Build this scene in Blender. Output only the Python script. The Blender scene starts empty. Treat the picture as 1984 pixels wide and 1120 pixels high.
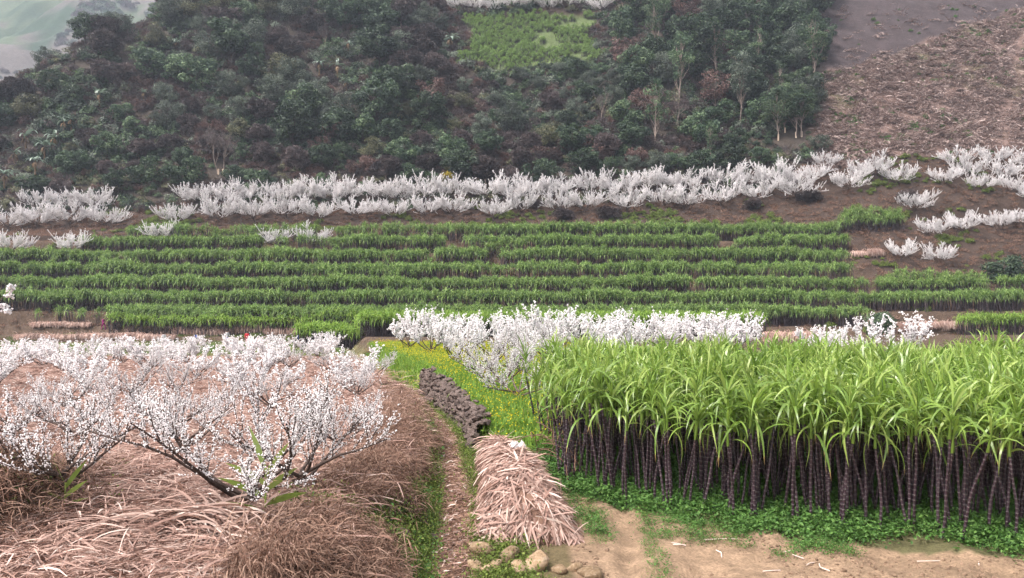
import bpy, bmesh, math, random
import numpy as np
from mathutils import Vector, Matrix, Euler

random.seed(7)
R = np.random.default_rng(11)
scene = bpy.context.scene
coll = scene.collection
PI = math.pi

# ------------------------------------------------------------------ camera, sky, sun, exposure
CAM_H, FPX, HOR = 4.6, 1450.0, 545.0
cam_d = bpy.data.cameras.new('camera')
cam_d.sensor_width = 36.0
cam_d.lens = 36.0 * FPX / 1984.0
cam_d.clip_start, cam_d.clip_end = 0.1, 5000
cam = bpy.data.objects.new('camera', cam_d)
coll.objects.link(cam)
cam.location = (0, 0, CAM_H)
cam.rotation_euler = (math.radians(90) - math.atan((560 - HOR) / FPX), 0, 0)
scene.camera = cam

SUN_EL, SUN_AZ = math.radians(58), math.radians(-122)     # azimuth from +Y towards +X
world = bpy.data.worlds.new('World')
scene.world = world
world.use_nodes = True
wn = world.node_tree.nodes
wn.clear()
sky = wn.new('ShaderNodeTexSky')
sky.sky_type = 'NISHITA'
sky.sun_disc = False
sky.sun_elevation = SUN_EL
sky.sun_rotation = SUN_AZ
sky.air_density, sky.dust_density, sky.ozone_density = 1.0, 4.0, 1.0
bg = wn.new('ShaderNodeBackground')
bg.inputs['Strength'].default_value = 0.13
wo = wn.new('ShaderNodeOutputWorld')
hs = wn.new('ShaderNodeHueSaturation')            # thin overcast: the sky is paler than clear blue
hs.inputs['Saturation'].default_value = 0.3
world.node_tree.links.new(sky.outputs[0], hs.inputs['Color'])
world.node_tree.links.new(hs.outputs[0], bg.inputs[0])
world.node_tree.links.new(bg.outputs[0], wo.inputs[0])

sun_d = bpy.data.lights.new('sun', 'SUN')
sun_d.energy = 2.0
sun_d.angle = math.radians(16)
sun_d.color = (1.0, 0.94, 0.9)
sun = bpy.data.objects.new('sun', sun_d)
coll.objects.link(sun)
sd = Vector((math.sin(SUN_AZ) * math.cos(SUN_EL), math.cos(SUN_AZ) * math.cos(SUN_EL), math.sin(SUN_EL)))
sun.rotation_euler = (-sd).to_track_quat('-Z', 'Y').to_euler()
sun.location = (-30, 40, 80)

vs = scene.view_settings
vs.view_transform = 'Standard'
vs.look = 'None'
vs.exposure = 1.55
vs.gamma = 1.0
scene.cycles.max_bounces = 4
scene.cycles.diffuse_bounces = 3
scene.cycles.glossy_bounces = 1
scene.cycles.transmission_bounces = 3
scene.cycles.volume_bounces = 0
scene.cycles.use_adaptive_sampling = True
scene.cycles.adaptive_threshold = 0.03
scene.cycles.caustics_reflective = False
scene.cycles.caustics_refractive = False

# ------------------------------------------------------------------ small numeric helpers
def sstep(t):
    t = np.clip(t, 0, 1)
    return t * t * (3 - 2 * t)

def _h(ix, iy, seed):
    n = (ix.astype(np.int64) * 374761393 + iy.astype(np.int64) * 668265263 + seed * 974711) & 0x7fffffff
    n = ((n ^ (n >> 13)) * 1274126177) & 0x7fffffff
    return ((n ^ (n >> 16)) & 0xffff) / 65535.0

def vnoise(x, y, seed=0):
    x = np.asarray(x, float); y = np.asarray(y, float)
    ix, iy = np.floor(x), np.floor(y)
    fx, fy = sstep(x - ix), sstep(y - iy)
    a, b = _h(ix, iy, seed), _h(ix + 1, iy, seed)
    c, d = _h(ix, iy + 1, seed), _h(ix + 1, iy + 1, seed)
    return (a * (1 - fx) + b * fx) * (1 - fy) + (c * (1 - fx) + d * fx) * fy

def fbm(x, y, seed=0, octv=4):
    s, a, t = 0, 1.0, 0
    for i in range(octv):
        s = s + a * vnoise(np.asarray(x) * 2 ** i, np.asarray(y) * 2 ** i, seed + i * 17)
        t += a; a *= 0.5
    return s / t

def unit(v):
    return v / np.maximum(np.linalg.norm(v, axis=-1, keepdims=True), 1e-9)

# ------------------------------------------------------------------ the lie of the land
def path_x(Y):
    return np.interp(Y, [0, 8, 11.6, 16, 22.6, 28.4, 35, 60, 110], [-.6, -.75, -.93, -1.2, -2.06, -3.3, -5.0, -12, -24])

def wall_x(Y):
    return path_x(Y) + np.interp(Y, [10, 18, 24, 30, 36], [1.0, .95, .85, .75, .7])

def left_z(Y):
    return 0.95 - 0.056 * np.clip(Y - 13, 0, 82)

def warp(X):
    return 0.9 * np.sin(X * .045 + 1.0) + 0.5 * np.sin(X * .13)

T_Y = [104.5, 108.5, 112.5, 116.5, 120.5, 124.5, 128.5, 132.5]
T_Z = [-1.75, 0.25, 2.4, 4.6, 6.9, 9.3, 11.5, 12.9]
HX = np.array([-190, -140, -126, -101, -80, 0, 45, 60, 76, 190.])
HY = np.array([132.5, 140, 148, 165, 185, 210, 260.])
HZ = np.array([
    [9, 11, 14, 22, 28, 22, 5], [11, 13, 16, 28, 42, 36, 20], [11, 13, 16.5, 31, 51, 47, 36], [12, 14, 18, 33, 64, 78, 72],
    [12.5, 14.5, 19, 34, 58, 88, 108], [12.9, 15, 20, 34, 54, 80, 112], [12.9, 17, 23, 37, 57, 82, 120],
    [15, 20, 27, 40, 59, 83, 125], [16.5, 23, 30, 42.5, 61, 84, 130], [18, 24, 31, 44, 63, 86, 132]], float)

def hill_z(X, Y):
    Yc = np.clip(Y, HY[0], HY[-1]); Xc = np.clip(X, HX[0], HX[-1])
    i = np.clip(np.searchsorted(HX, Xc) - 1, 0, len(HX) - 2); j = np.clip(np.searchsorted(HY, Yc) - 1, 0, len(HY) - 2)
    u = (Xc - HX[i]) / (HX[i + 1] - HX[i]); u = sstep(u) * .5 + u * .5
    v = (Yc - HY[j]) / (HY[j + 1] - HY[j])
    z = (HZ[i, j] * (1 - u) + HZ[i + 1, j] * u) * (1 - v) + (HZ[i, j + 1] * (1 - u) + HZ[i + 1, j + 1] * u) * v
    return z + (fbm(X * .06, Y * .06, 5) - .5) * 6 * np.clip((Y - 150) / 20, 0, 1) + (fbm(X * .4, Y * .4, 9) - .5) * .8

def height(X, Y):
    X = np.asarray(X, float); Y = np.asarray(Y, float)
    X, Y = np.broadcast_arrays(X, Y)
    # valley floor
    zl = left_z(Y)
    px = path_x(Y)
    zp = np.minimum(0.0, zl - .38)
    zr = np.where(Y < 35, 0.5, 0.5 - .0465 * (Y - 35))
    zr = np.maximum(zr, -3.2)
    wx = wall_x(Y)
    cane = sstep((X - 0.55) / .8) * (1 - sstep((Y - 21.5) / 3.5))             # level of the cane field
    front = 1 - sstep((Y - 15.5) / 4.5)
    zright = zr * (1 - np.maximum(cane, front))
    s_left = sstep((px - .27 - X) / (np.interp(Y, [12, 20, 30], [1.95, 1.25, 1.1]) - .3 * fbm(X * .8, Y * .8, 3)))
    s_right = sstep((X - wx + .1) / .5)
    zmid = zp * (1 - s_right) + zright * s_right
    z = zmid * (1 - s_left) + zl * s_left
    rough = (fbm(X * 1.6, Y * 1.6, 21) - .5)
    z = z + rough * (.10 + .28 * s_left * (1 - s_left) * 4) * np.where(np.abs(X - px) < .3, .3, 1)
    # mossy hump on the edge of the orchard
    z = z + 0.85 * np.exp(-(((X + 8.25) / .75) ** 2 + ((Y - 11.4) / 1.5) ** 2))
    # hollow and heap under the loose straw
    z = z - 0.35 * np.exp(-(((X + 6.2) / 1.3) ** 2 + ((Y - 10.6) / .9) ** 2))
    # worn soil rills
    z = z + np.where((X > .8) & (Y < 16.5), (fbm(X * 1.3, Y * .8, 31) - .5) * .3 + (fbm(X * 5, Y * 5, 33) - .5) * .07 - .12 * np.exp(-((X - 2.0 - (Y - 13) * .12) / .18) ** 2), 0)
    # far end: terraces
    w = warp(X)
    Yt = Y + w
    zt = np.full_like(z, -3.0)
    prev = -3.0
    for ty, tz in zip(T_Y, T_Z):
        zt = zt + (tz - prev) * sstep((Yt - ty + .9) / .9); prev = tz
    zs = np.interp(Yt, [100, 104.5, 108.5, 112.5, 115.5, 132.5], [-3.0, -1.75, .25, 2.4, 3.6, 16.0])
    low = np.where(Yt < 114.5, zt, zs)
    rt = sstep((X - 55) / 4.0)
    zt = zt * (1 - rt) + low * rt
    far = sstep((Y - 98) / 5)
    z = z * (1 - far) + zt * far
    zh = hill_z(X, Y)
    hm = sstep((Yt - 131.5) / 2.5)
    z = z * (1 - hm) + zh * hm
    # step of the bank on which the camera stands
    b = sstep((Y - 1.5) / 6.8)
    z = 3.0 * (1 - b) + z * b
    return z

def hz(x, y):
    return float(height(np.array([x]), np.array([y]))[0])

def on_ground(px, py, y0=8.0, y1=230.0):
    """where the line of sight through a photo position meets the land"""
    Y = np.concatenate([np.arange(y0, 40, .05), np.arange(40, y1, .25)])
    X = (px - 992) / FPX * Y
    ray = CAM_H - (py - HOR) / FPX * Y
    g = height(X, Y)
    k = np.argmax(g >= ray)
    if not (g >= ray).any(): k = len(Y) - 1
    return float(X[k]), float(Y[k]), float(g[k])

def xat(px, Y):
    return (px - 992) / FPX * Y

# ------------------------------------------------------------------ materials
def new_mat(name):
    m = bpy.data.materials.new(name); m.use_nodes = True
    nt = m.node_tree; nt.nodes.clear()
    out = nt.nodes.new('ShaderNodeOutputMaterial')
    return m, nt, out

def ramp(nt, fac, cols):
    r = nt.nodes.new('ShaderNodeValToRGB')
    el = r.color_ramp.elements
    while len(el) < len(cols): el.new(0.5)
    for e, (p, c) in zip(el, cols):
        e.position = p; e.color = (*c, 1)
    if fac is not None: nt.links.new(fac, r.inputs[0])
    return r.outputs[0]

def leaf_mat(name, cols, trans=.35, rough=.6, spec=.25, rnd=.35, tcol=None):
    """leaf surface: colour from the per-leaf attribute 'tint', a little different on every copy"""
    m, nt, out = new_mat(name)
    N, L = nt.nodes.new, nt.links.new
    at = N('ShaderNodeAttribute'); at.attribute_name = 'tint'
    c = ramp(nt, at.outputs['Fac'], cols)
    oi = N('ShaderNodeObjectInfo')
    mr = N('ShaderNodeMapRange'); mr.inputs[3].default_value = 1 - rnd; mr.inputs[4].default_value = 1 + rnd * .6
    L(oi.outputs['Random'], mr.inputs[0])
    mx = N('ShaderNodeMix'); mx.data_type = 'RGBA'; mx.blend_type = 'MULTIPLY'; mx.inputs[0].default_value = 1
    L(c, mx.inputs[6]); L(mr.outputs[0], mx.inputs[7])
    p = N('ShaderNodeBsdfPrincipled'); p.inputs['Roughness'].default_value = rough
    p.inputs['Specular IOR Level'].default_value = spec
    L(mx.outputs[2], p.inputs['Base Color'])
    if trans > 0:
        t = N('ShaderNodeBsdfTranslucent'); ms = N('ShaderNodeMixShader'); ms.inputs[0].default_value = trans
        L(mx.outputs[2], t.inputs[0]); L(p.outputs[0], ms.inputs[1]); L(t.outputs[0], ms.inputs[2]); L(ms.outputs[0], out.inputs[0])
    else:
        L(p.outputs[0], out.inputs[0])
    return m

def rough_mat(name, cols, scale=6.0, rough=.9, bump=.4, detail=6, spec=.15):
    m, nt, out = new_mat(name)
    N, L = nt.nodes.new, nt.links.new
    tc = N('ShaderNodeTexCoord')
    n = N('ShaderNodeTexNoise'); n.inputs['Scale'].default_value = scale; n.inputs['Detail'].default_value = detail
    n.inputs['Roughness'].default_value = .65
    L(tc.outputs['Object'], n.inputs['Vector'])
    c = ramp(nt, n.outputs[0], cols)
    p = N('ShaderNodeBsdfPrincipled'); p.inputs['Roughness'].default_value = rough; p.inputs['Specular IOR Level'].default_value = spec
    oi = N('ShaderNodeObjectInfo'); mr = N('ShaderNodeMapRange'); mr.inputs[3].default_value = .72; mr.inputs[4].default_value = 1.2
    L(oi.outputs['Random'], mr.inputs[0])
    mx = N('ShaderNodeMix'); mx.data_type = 'RGBA'; mx.blend_type = 'MULTIPLY'; mx.inputs[0].default_value = 1
    L(c, mx.inputs[6]); L(mr.outputs[0], mx.inputs[7]); L(mx.outputs[2], p.inputs['Base Color'])
    if bump:
        b = N('ShaderNodeBump'); b.inputs['Strength'].default_value = bump; b.inputs['Distance'].default_value = .05
        L(n.outputs[0], b.inputs['Height']); L(b.outputs[0], p.inputs['Normal'])
    L(p.outputs[0], out.inputs[0])
    return m

def ground_mat():
    """soil: colour of the ground cover from the attribute 'cover', broken up by three sizes of noise"""
    m, nt, out = new_mat('soil')
    N, L = nt.nodes.new, nt.links.new
    at = N('ShaderNodeAttribute'); at.attribute_name = 'cover'
    tc = N('ShaderNodeTexCoord')
    cur = at.outputs['Color']
    hs = []
    for sc, lo, hi, det in ((.35, .75, 1.25, 4), (3.0, .6, 1.4, 8), (22.0, .65, 1.35, 6)):
        n = N('ShaderNodeTexNoise'); n.inputs['Scale'].default_value = sc; n.inputs['Detail'].default_value = det
        n.inputs['Roughness'].default_value = .7
        L(tc.outputs['Object'], n.inputs['Vector'])
        mr = N('ShaderNodeMapRange'); mr.inputs[1].default_value = .3; mr.inputs[2].default_value = .7
        mr.inputs[3].default_value = lo; mr.inputs[4].default_value = hi
        L(n.outputs[0], mr.inputs[0])
        mx = N('ShaderNodeMix'); mx.data_type = 'RGBA'; mx.blend_type = 'MULTIPLY'; mx.inputs[0].default_value = 1
        L(cur, mx.inputs[6]); L(mr.outputs[0], mx.inputs[7]); cur = mx.outputs[2]; hs.append(n.outputs[0])
    p = N('ShaderNodeBsdfPrincipled'); p.inputs['Roughness'].default_value = .95; p.inputs['Specular IOR Level'].default_value = .1
    L(cur, p.inputs['Base Color'])
    ad = N('ShaderNodeMath'); ad.operation = 'ADD'; L(hs[1], ad.inputs[0]); L(hs[2], ad.inputs[1])
    b = N('ShaderNodeBump'); b.inputs['Strength'].default_value = .6; b.inputs['Distance'].default_value = .12
    L(ad.outputs[0], b.inputs['Height']); L(b.outputs[0], p.inputs['Normal'])
    L(p.outputs[0], out.inputs[0])
    return m

def stalk_mat():
    """purple cane: a pale waxy ring below each joint, dark skin between"""
    m, nt, out = new_mat('cane_stalk')
    N, L = nt.nodes.new, nt.links.new
    at = N('ShaderNodeAttribute'); at.attribute_name = 'tint'      # joint number along the stalk
    fr = N('ShaderNodeMath'); fr.operation = 'FRACT'; L(at.outputs['Fac'], fr.inputs[0])
    c = ramp(nt, fr.outputs[0], [(0, (.10, .078, .074)), (.1, (.14, .115, .115)), (.22, (.03, .018, .024)), (.7, (.042, .022, .03)), (1, (.065, .045, .052))])
    tc = N('ShaderNodeTexCoord'); n = N('ShaderNodeTexNoise'); n.inputs['Scale'].default_value = 5; n.inputs['Detail'].default_value = 4
    L(tc.outputs['Object'], n.inputs['Vector'])
    mr = N('ShaderNodeMapRange'); mr.inputs[3].default_value = .3; mr.inputs[4].default_value = 1.7; L(n.outputs[0], mr.inputs[0])
    mx = N('ShaderNodeMix'); mx.data_type = 'RGBA'; mx.blend_type = 'MULTIPLY'; mx.inputs[0].default_value = 1
    L(c, mx.inputs[6]); L(mr.outputs[0], mx.inputs[7])
    p = N('ShaderNodeBsdfPrincipled'); p.inputs['Roughness'].default_value = .45; p.inputs['Specular IOR Level'].default_value = .3
    L(mx.outputs[2], p.inputs['Base Color']); L(p.outputs[0], out.inputs[0])
    return m

M = {}
M['soil'] = ground_mat()
M['stalk'] = stalk_mat()
M['cane_leaf'] = leaf_mat('cane_leaf', [(0, (.11, .19, .032)), (.5, (.22, .33, .055)), (.88, (.40, .47, .14)), (.93, (.36, .27, .10)), (1, (.38, .22, .10))], .4, .36, .6, .18)
M['cane_far'] = leaf_mat('cane_leaf_terrace', [(0, (.068, .13, .034)), (.5, (.16, .26, .062)), (1, (.31, .41, .125))], .35, .5, .35, .22)
M['cane_bright'] = leaf_mat('cane_leaf_young', [(0, (.14, .25, .04)), (.6, (.23, .36, .06)), (1, (.32, .42, .09))], .4, .5, .3, .15)
M['dark_stalk'] = rough_mat('cane_stalk_terrace', [(.3, (.03, .02, .025)), (.7, (.09, .07, .075))], 3, .6, 0)
M['blossom'] = leaf_mat('plum_blossom', [(0, (.86, .79, .79)), (.6, (.92, .89, .885)), (1, (.94, .93, .92))], .35, .7, .1, .06)
M['plum_bark'] = rough_mat('plum_bark', [(.3, (.05, .034, .03)), (.7, (.13, .095, .08))], 14, .9, .6)
M['straw'] = leaf_mat('dry_cane_leaf', [(0, (.16, .085, .06)), (.35, (.34, .21, .17)), (.75, (.52, .37, .31)), (1, (.72, .59, .52))], .2, .7, .2, .2)
M['root'] = leaf_mat('dead_grass', [(0, (.10, .055, .04)), (.5, (.22, .13, .095)), (1, (.36, .24, .18))], .15, .85, .1, .25)
M['bare_straw'] = leaf_mat('dead_stalks', [(0, (.12, .08, .07)), (.5, (.30, .215, .19)), (1, (.58, .47, .43))], .15, .85, .1, .25)
M['weed'] = leaf_mat('weed_leaf', [(0, (.04, .10, .022)), (.6, (.085, .18, .038)), (1, (.16, .27, .07))], .3, .6, .25, .2)
M['moss'] = leaf_mat('bank_weed_leaf', [(0, (.06, .085, .02)), (.6, (.13, .18, .035)), (1, (.22, .26, .07))], .3, .7, .2, .2)
M['mustard'] = leaf_mat('mustard_leaf', [(0, (.14, .26, .04)), (.7, (.26, .38, .07)), (.8, (.6, .52, .03)), (1, (.75, .62, .03))], .4, .6, .2, .12)
M['stone'] = rough_mat('wall_stone', [(.25, (.05, .036, .032)), (.55, (.125, .092, .08)), (.8, (.26, .205, .18))], 7, .95, .7)
M['clod'] = rough_mat('earth_clod', [(.25, (.14, .09, .06)), (.75, (.26, .175, .12))], 3, 1.0, .4)
M['boulder'] = rough_mat('field_stone', [(.3, (.15, .095, .055)), (.5, (.26, .18, .11)), (.7, (.36, .27, .19))], 3, .95, .9)
M['banana'] = leaf_mat('banana_leaf', [(0, (.08, .13, .08)), (.6, (.20, .26, .20)), (1, (.42, .47, .43))], .25, .4, .5, .15)
M['banana_dead'] = rough_mat('banana_stem', [(.3, (.07, .045, .03)), (.7, (.22, .15, .09))], 5, .9, .4)
M['pale_bark'] = rough_mat('pale_bark', [(.3, (.16, .12, .10)), (.7, (.34, .27, .23))], 5, .9, .4)
M['dark_bark'] = rough_mat('dark_bark', [(.3, (.04, .03, .026)), (.7, (.10, .08, .07))], 5, .9, .4)
M['limewash'] = rough_mat('cut_bark', [(.3, (.50, .36, .25)), (.7, (.68, .55, .43))], 5, .9, .2)
TREE = {
    'dark': [(0, (.014, .028, .016)), (.5, (.032, .058, .03)), (1, (.11, .16, .085))],
    'grey': [(0, (.032, .044, .034)), (.5, (.095, .118, .085)), (1, (.23, .265, .20))],
    'olive': [(0, (.04, .042, .022)), (.5, (.10, .10, .05)), (1, (.22, .22, .12))],
    'green': [(0, (.02, .045, .024)), (.5, (.062, .105, .05)), (1, (.19, .26, .13))],
    'twig': [(0, (.035, .025, .028)), (.5, (.085, .062, .062)), (1, (.21, .165, .155))],
    'rust': [(0, (.055, .03, .028)), (.5, (.13, .072, .062)), (1, (.25, .155, .13))],
    'yellow': [(0, (.25, .2, .02)), (1, (.6, .45, .03))],
}
for k, c in TREE.items():
    M['leaf_' + k] = leaf_mat('foliage_' + k, c, .25, .55, .35, .4)

# ------------------------------------------------------------------ mesh building
class MB:
    def __init__(s): s.V, s.F, s.T, s.Mi, s.n = [], [], [], [], 0
    def add(s, V, F, tint=0.5, mat=0):
        V = np.asarray(V, float).reshape(-1, 3); F = np.asarray(F, np.int64)
        if F.shape[1] == 4: F = np.concatenate([F[:, [0, 1, 2]], F[:, [0, 2, 3]]])
        t = np.broadcast_to(np.asarray(tint, float), (len(V),))
        s.V.append(V); s.F.append(F + s.n); s.T.append(t); s.Mi.append(np.full(len(F), mat)); s.n += len(V)
        return s
    def mesh(s, name, mats, smooth=False):
        V = np.concatenate(s.V); F = np.concatenate(s.F); T = np.concatenate(s.T); Mi = np.concatenate(s.Mi)
        me = bpy.data.meshes.new(name)
        me.vertices.add(len(V)); me.vertices.foreach_set('co', V.astype(np.float32).ravel())
        me.loops.add(F.size); me.loops.foreach_set('vertex_index', F.astype(np.int32).ravel())
        me.polygons.add(len(F)); me.polygons.foreach_set('loop_start', np.arange(0, F.size, 3, dtype=np.int32))
        for m in (mats if isinstance(mats, (list, tuple)) else [mats]): me.materials.append(m)
        me.polygons.foreach_set('material_index', Mi.astype(np.int32))
        me.polygons.foreach_set('use_smooth', np.full(len(F), smooth))
        a = me.attributes.new('tint', 'FLOAT', 'POINT'); a.data.foreach_set('value', T.astype(np.float32))
        me.update(calc_edges=True)
        return me

def ribbons(P, D, L, W, droop, segs=5, roll=None, rng=R, taper=1.0, bend=None, face=None):
    """curved leaf blades: root P, first direction D, length L, width W, bending to the ground by droop"""
    n = len(P); P = np.asarray(P, float); D = unit(np.asarray(D, float))
    L = np.broadcast_to(L, (n,)); W = np.broadcast_to(W, (n,)); droop = np.broadcast_to(droop, (n,))
    pts = [P]; d = D.copy(); p = P.copy(); ds = [d]
    for i in range(segs):
        g = np.zeros_like(d); g[:, 2] = -droop * (0.35 + 1.3 * i / segs)
        if bend is not None: g = g + bend
        d = unit(d + g / segs * 2.2)
        p = p + d * (L / segs)[:, None]
        pts.append(p); ds.append(d)
    up = (np.array([0, 0, 1.0]) if face is None else face) + rng.normal(0, .25, (n, 3))
    side = unit(np.cross(D, up))
    if roll is not None:
        nrm = unit(np.cross(side, D)); side = side * np.cos(roll)[:, None] + nrm * np.sin(roll)[:, None]
    V = np.zeros((n, segs + 1, 2, 3))
    for i in range(segs + 1):
        t = i / segs
        w = W * .5 * min(1.0, .45 + 2.4 * t) * max(.04, 1 - max(0, (t - .45) / .55) ** 1.6 * taper)
        V[:, i, 0] = pts[i] - side * w[:, None]; V[:, i, 1] = pts[i] + side * w[:, None]
    idx = np.arange(n * (segs + 1) * 2).reshape(n, segs + 1, 2)
    F = np.stack([idx[:, :-1, 0], idx[:, :-1, 1], idx[:, 1:, 1], idx[:, 1:, 0]], -1).reshape(-1, 4)
    return V.reshape(-1, 3), F, (segs + 1) * 2

def tubes(P0, P1, R0, R1, k=5):
    P0 = np.asarray(P0, float); P1 = np.asarray(P1, float); n = len(P0)
    d = unit(P1 - P0); ref = np.where(np.abs(d[:, 2:3]) > .9, np.array([[1., 0, 0]]), np.array([[0, 0, 1.]]))
    a = unit(np.cross(d, ref)); b = np.cross(d, a)
    th = np.arange(k) * 2 * PI / k
    ring = a[:, None] * np.cos(th)[None, :, None] + b[:, None] * np.sin(th)[None, :, None]
    R0 = np.broadcast_to(R0, (n,)); R1 = np.broadcast_to(R1, (n,))
    V = np.stack([P0[:, None] + ring * R0[:, None, None], P1[:, None] + ring * R1[:, None, None]], 1)
    idx = np.arange(n * 2 * k).reshape(n, 2, k)
    F = np.stack([idx[:, 0], np.roll(idx[:, 0], -1, 1), np.roll(idx[:, 1], -1, 1), idx[:, 1]], -1).reshape(-1, 4)
    return V.reshape(-1, 3), F

OCT_V = np.array([[1, 0, 0], [-1, 0, 0], [0, 1, 0], [0, -1, 0], [0, 0, 1], [0, 0, -1.]])
OCT_F = np.array([[0, 2, 4], [2, 1, 4], [1, 3, 4], [3, 0, 4], [2, 0, 5], [1, 2, 5], [3, 1, 5], [0, 3, 5]])
def puffs(P, r, rng=R):
    """small uneven flower heads"""
    n = len(P); r = np.broadcast_to(r, (n,))
    q = unit(rng.normal(size=(n, 4)))
    w, x, y, z = q.T
    Rm = np.stack([1-2*(y*y+z*z), 2*(x*y-z*w), 2*(x*z+y*w), 2*(x*y+z*w), 1-2*(x*x+z*z), 2*(y*z-x*w), 2*(x*z-y*w), 2*(y*z+x*w), 1-2*(x*x+y*y)], -1).reshape(n, 3, 3)
    base = OCT_V[None] * rng.uniform(.55, 1.35, (n, 6, 1))
    V = np.einsum('nij,nkj->nki', Rm, base) * r[:, None, None] + np.asarray(P)[:, None]
    F = (OCT_F[None] + (np.arange(n) * 6)[:, None, None]).reshape(-1, 3)
    return V.reshape(-1, 3), F

def cards(P, Nrm, size, rng=R, asp=.6):
    """single leaves: kite shaped, facing roughly along Nrm"""
    n = len(P); size = np.broadcast_to(size, (n,))
    Nrm = unit(Nrm); a = unit(np.cross(Nrm, rng.normal(size=(n, 3)))); b = np.cross(Nrm, a)
    s = size[:, None]
    V = np.stack([P - a * s * .5, P + b * s * asp * .5 + Nrm * s * .08, P + a * s * .5 - Nrm * s * .1, P - b * s * asp * .5 + Nrm * s * .08], 1)
    F = np.arange(n * 4).reshape(n, 4)
    return V.reshape(-1, 3), F

def link(me, name, parent=None, loc=(0, 0, 0), rot=(0, 0, 0), scale=(1, 1, 1)):
    o = bpy.data.objects.new(name, me)
    coll.objects.link(o)
    o.location = loc; o.rotation_euler = rot
    o.scale = scale if hasattr(scale, '__len__') else (scale,) * 3
    if parent is not None: o.parent = parent
    return o

def tag(o, label=None, cat=None, group=None, kind=None):
    if label: o['label'] = label
    if cat: o['category'] = cat
    if group: o['group'] = group
    if kind: o['kind'] = kind
    return o

def thing(name, label, cat, group=None, loc=(0, 0, 0), rot=(0, 0, 0), scale=1.0):
    return tag(link(None, name, None, loc, rot, scale), label, cat, group)

def dup(root, loc, rot=(0, 0, 0), scale=1.0):
    r = root.copy(); coll.objects.link(r)
    r.location = loc; r.rotation_euler = rot; r.scale = scale if hasattr(scale, '__len__') else (scale,) * 3
    for ch in root.children:
        c = ch.copy(); coll.objects.link(c); c.parent = r
        for g in ch.children:
            d = g.copy(); coll.objects.link(d); d.parent = c
    return r

# scattered cover (kind = stuff): points with rotation, size and choice of clump, set out by geometry nodes
_n_protos = [0]
def scatter(name, label, cat, P, rot, scl, protos, parent=None, idx=None):
    P = np.asarray(P, np.float32); n = len(P)
    c = bpy.data.collections.new('clumps')
    for i, me in enumerate(protos):
        c.objects.link(bpy.data.objects.new('clump_%03d_%02d' % (_n_protos[0], i), me))
    _n_protos[0] += 1
    me = bpy.data.meshes.new(name); me.vertices.add(n); me.vertices.foreach_set('co', P.ravel())
    def put(nm, ty, key, val):
        a = me.attributes.new(nm, ty, 'POINT'); a.data.foreach_set(key, np.ascontiguousarray(val).ravel())
    put('rot', 'FLOAT_VECTOR', 'vector', np.asarray(rot, np.float32))
    scl = np.asarray(scl, np.float32)
    if scl.ndim == 1: scl = np.repeat(scl[:, None], 3, 1)
    put('scl', 'FLOAT_VECTOR', 'vector', scl)
    put('idx', 'INT', 'value', (R.integers(0, len(protos), n) if idx is None else np.asarray(idx)).astype(np.int32))
    for m in protos[0].materials: me.materials.append(m)
    me.update()
    o = link(me, name, parent)
    ng = bpy.data.node_groups.new('scatter', 'GeometryNodeTree')
    ng.interface.new_socket('Geometry', in_out='INPUT', socket_type='NodeSocketGeometry')
    ng.interface.new_socket('Geometry', in_out='OUTPUT', socket_type='NodeSocketGeometry')
    N, Lk = ng.nodes.new, ng.links.new
    gi, go = N('NodeGroupInput'), N('NodeGroupOutput')
    ci = N('GeometryNodeCollectionInfo'); ci.inputs['Collection'].default_value = c
    ci.inputs['Separate Children'].default_value = True; ci.inputs['Reset Children'].default_value = True
    ip = N('GeometryNodeInstanceOnPoints'); ip.inputs['Pick Instance'].default_value = True
    def attr(nm, dt):
        a = N('GeometryNodeInputNamedAttribute'); a.data_type = dt; a.inputs[0].default_value = nm
        return a.outputs[0]
    Lk(gi.outputs[0], ip.inputs['Points']); Lk(ci.outputs[0], ip.inputs['Instance'])
    Lk(attr('idx', 'INT'), ip.inputs['Instance Index'])
    er = N('FunctionNodeEulerToRotation'); Lk(attr('rot', 'FLOAT_VECTOR'), er.inputs[0]); Lk(er.outputs[0], ip.inputs['Rotation'])
    Lk(attr('scl', 'FLOAT_VECTOR'), ip.inputs['Scale'])
    Lk(ip.outputs[0], go.inputs[0])
    md = o.modifiers.new('scatter', 'NODES'); md.node_group = ng
    if parent is None: tag(o, label, cat, None, 'stuff')
    else: o['kind'] = 'stuff'
    return o

def rz(n, tilt=.15):
    return np.stack([R.normal(0, tilt, n), R.normal(0, tilt, n), R.uniform(0, 2 * PI, n)], 1)

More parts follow.
